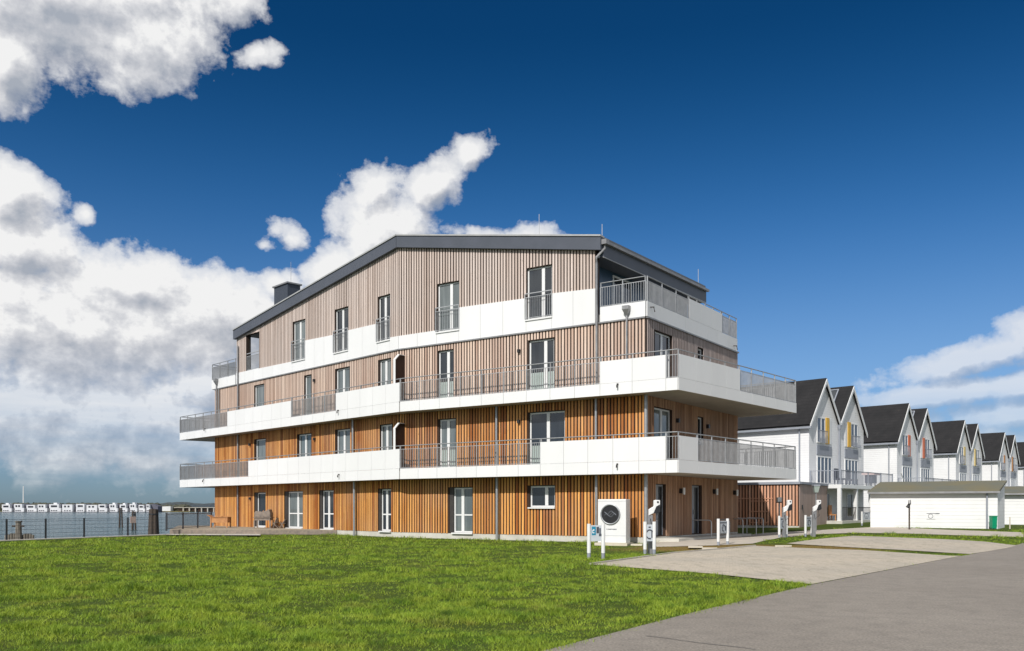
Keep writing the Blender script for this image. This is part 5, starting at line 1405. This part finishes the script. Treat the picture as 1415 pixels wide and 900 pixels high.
# thickness towards the light darkens the cloud, as in real cumulus
lit = math_(N, L, 'MULTIPLY_ADD', math_(N, L, 'SUBTRACT', g1.outputs[0], g0.outputs[0]), -1.15, .90)
lit = math_(N, L, 'SUBTRACT', lit, math_(N, L, 'MULTIPLY', math_(N, L, 'MAXIMUM', g1.outputs[0], 0.), .34), clamp=True)
ccol = ramp(N, L, lit, [(0., (.42,.46,.53)), (.35, (.58,.60,.65)), (.65, (.76,.77,.80)), (.9, (.97,.97,.97))])
cs_ = N.new('ShaderNodeVectorMath'); cs_.operation = 'SCALE'; L.new(ccol, cs_.inputs[0]); cs_.inputs['Scale'].default_value = 7.6
# low haze veil near the horizon
hz = ramp(N, L, eln, [(0., 0.), (1., 0.)])
tint = ramp(N, L, math_(N, L, 'DIVIDE', eln, 60., clamp=True), [(0., (.24,.36,.58)), (.06, (.34,.46,.68)), (.15, (.50,.62,.77)), (.265, (.21,.49,.73)), (.37, (.075,.335,.55)), (.475, (.018,.215,.385)), (1., (.02,.2,.38))])
tint.node.color_ramp.interpolation = 'B_SPLINE'
skc = mixc(N, L, 1.0, sky.outputs[0], tint, 'MULTIPLY')
mx = mixc(N, L, alpha, skc, cs_.outputs[0])
# distant air thins the lowest clouds
low = math_(N, L, 'DIVIDE', math_(N, L, 'SUBTRACT', eln, .8), 9., clamp=True)
low = math_(N, L, 'MULTIPLY_ADD', low, .88, .12)
st_ = noise(N, L, .16, 5, vec=cb.outputs[0], mapscale=(.6,4.,1))
st_ = ramp(N, L, st_, [(.38, 0.), (.62, 1.)])
low = math_(N, L, 'ADD', low, math_(N, L, 'MULTIPLY', math_(N, L, 'SUBTRACT', 1., low), math_(N, L, 'MULTIPLY', st_, .55)))
thin = math_(N, L, 'DIVIDE', math_(N, L, 'SUBTRACT', azn, 12.), 8., clamp=True)      # the veils to the right are thinner
low = math_(N, L, 'MULTIPLY', low, math_(N, L, 'MULTIPLY_ADD', thin, -.28, 1.))
mx2 = mixc(N, L, math_(N, L, 'MULTIPLY', alpha, low), skc, cs_.outputs[0])
L.new(mx2, bg.inputs['Color'])
W.cycles.sampling_method = 'MANUAL'; W.cycles.sample_map_resolution = 512

sl = bpy.data.lights.new('sun', 'SUN'); sl.energy = 4.1; sl.angle = R(.53); sl.color = (1., .965, .92)
so_ = bpy.data.objects.new('sun', sl); COL.objects.link(so_); so_.rotation_euler = (-sd).to_track_quat('-Z', 'Y').to_euler()

# ------------------------------------------------------------------ root of the building at its own corner
base = Vector((C.x, C.y, 0))
BLD.location = base
for ch in BLD.children: ch.location = ch.location-base
# ------------------------------------------------------------------ camera
cd = bpy.data.cameras.new('camera'); cam = bpy.data.objects.new('camera', cd); COL.objects.link(cam)
cam.location = (0, 0, HC); cam.rotation_euler = (R(90), 0, 0); cd.sensor_width = 36; cd.lens = F/1415*36; cd.shift_y = (HY-450)/1415
cd.clip_end = 6000; cd.clip_start = .1; SC.camera = cam
SC.view_settings.view_transform = 'Standard'; SC.view_settings.look = 'None'; SC.view_settings.exposure = 0; SC.view_settings.gamma = 1; SC.view_settings.use_curve_mapping = False
SC.cycles.max_bounces = 6; SC.cycles.diffuse_bounces = 3; SC.cycles.glossy_bounces = 3; SC.cycles.use_denoising = True
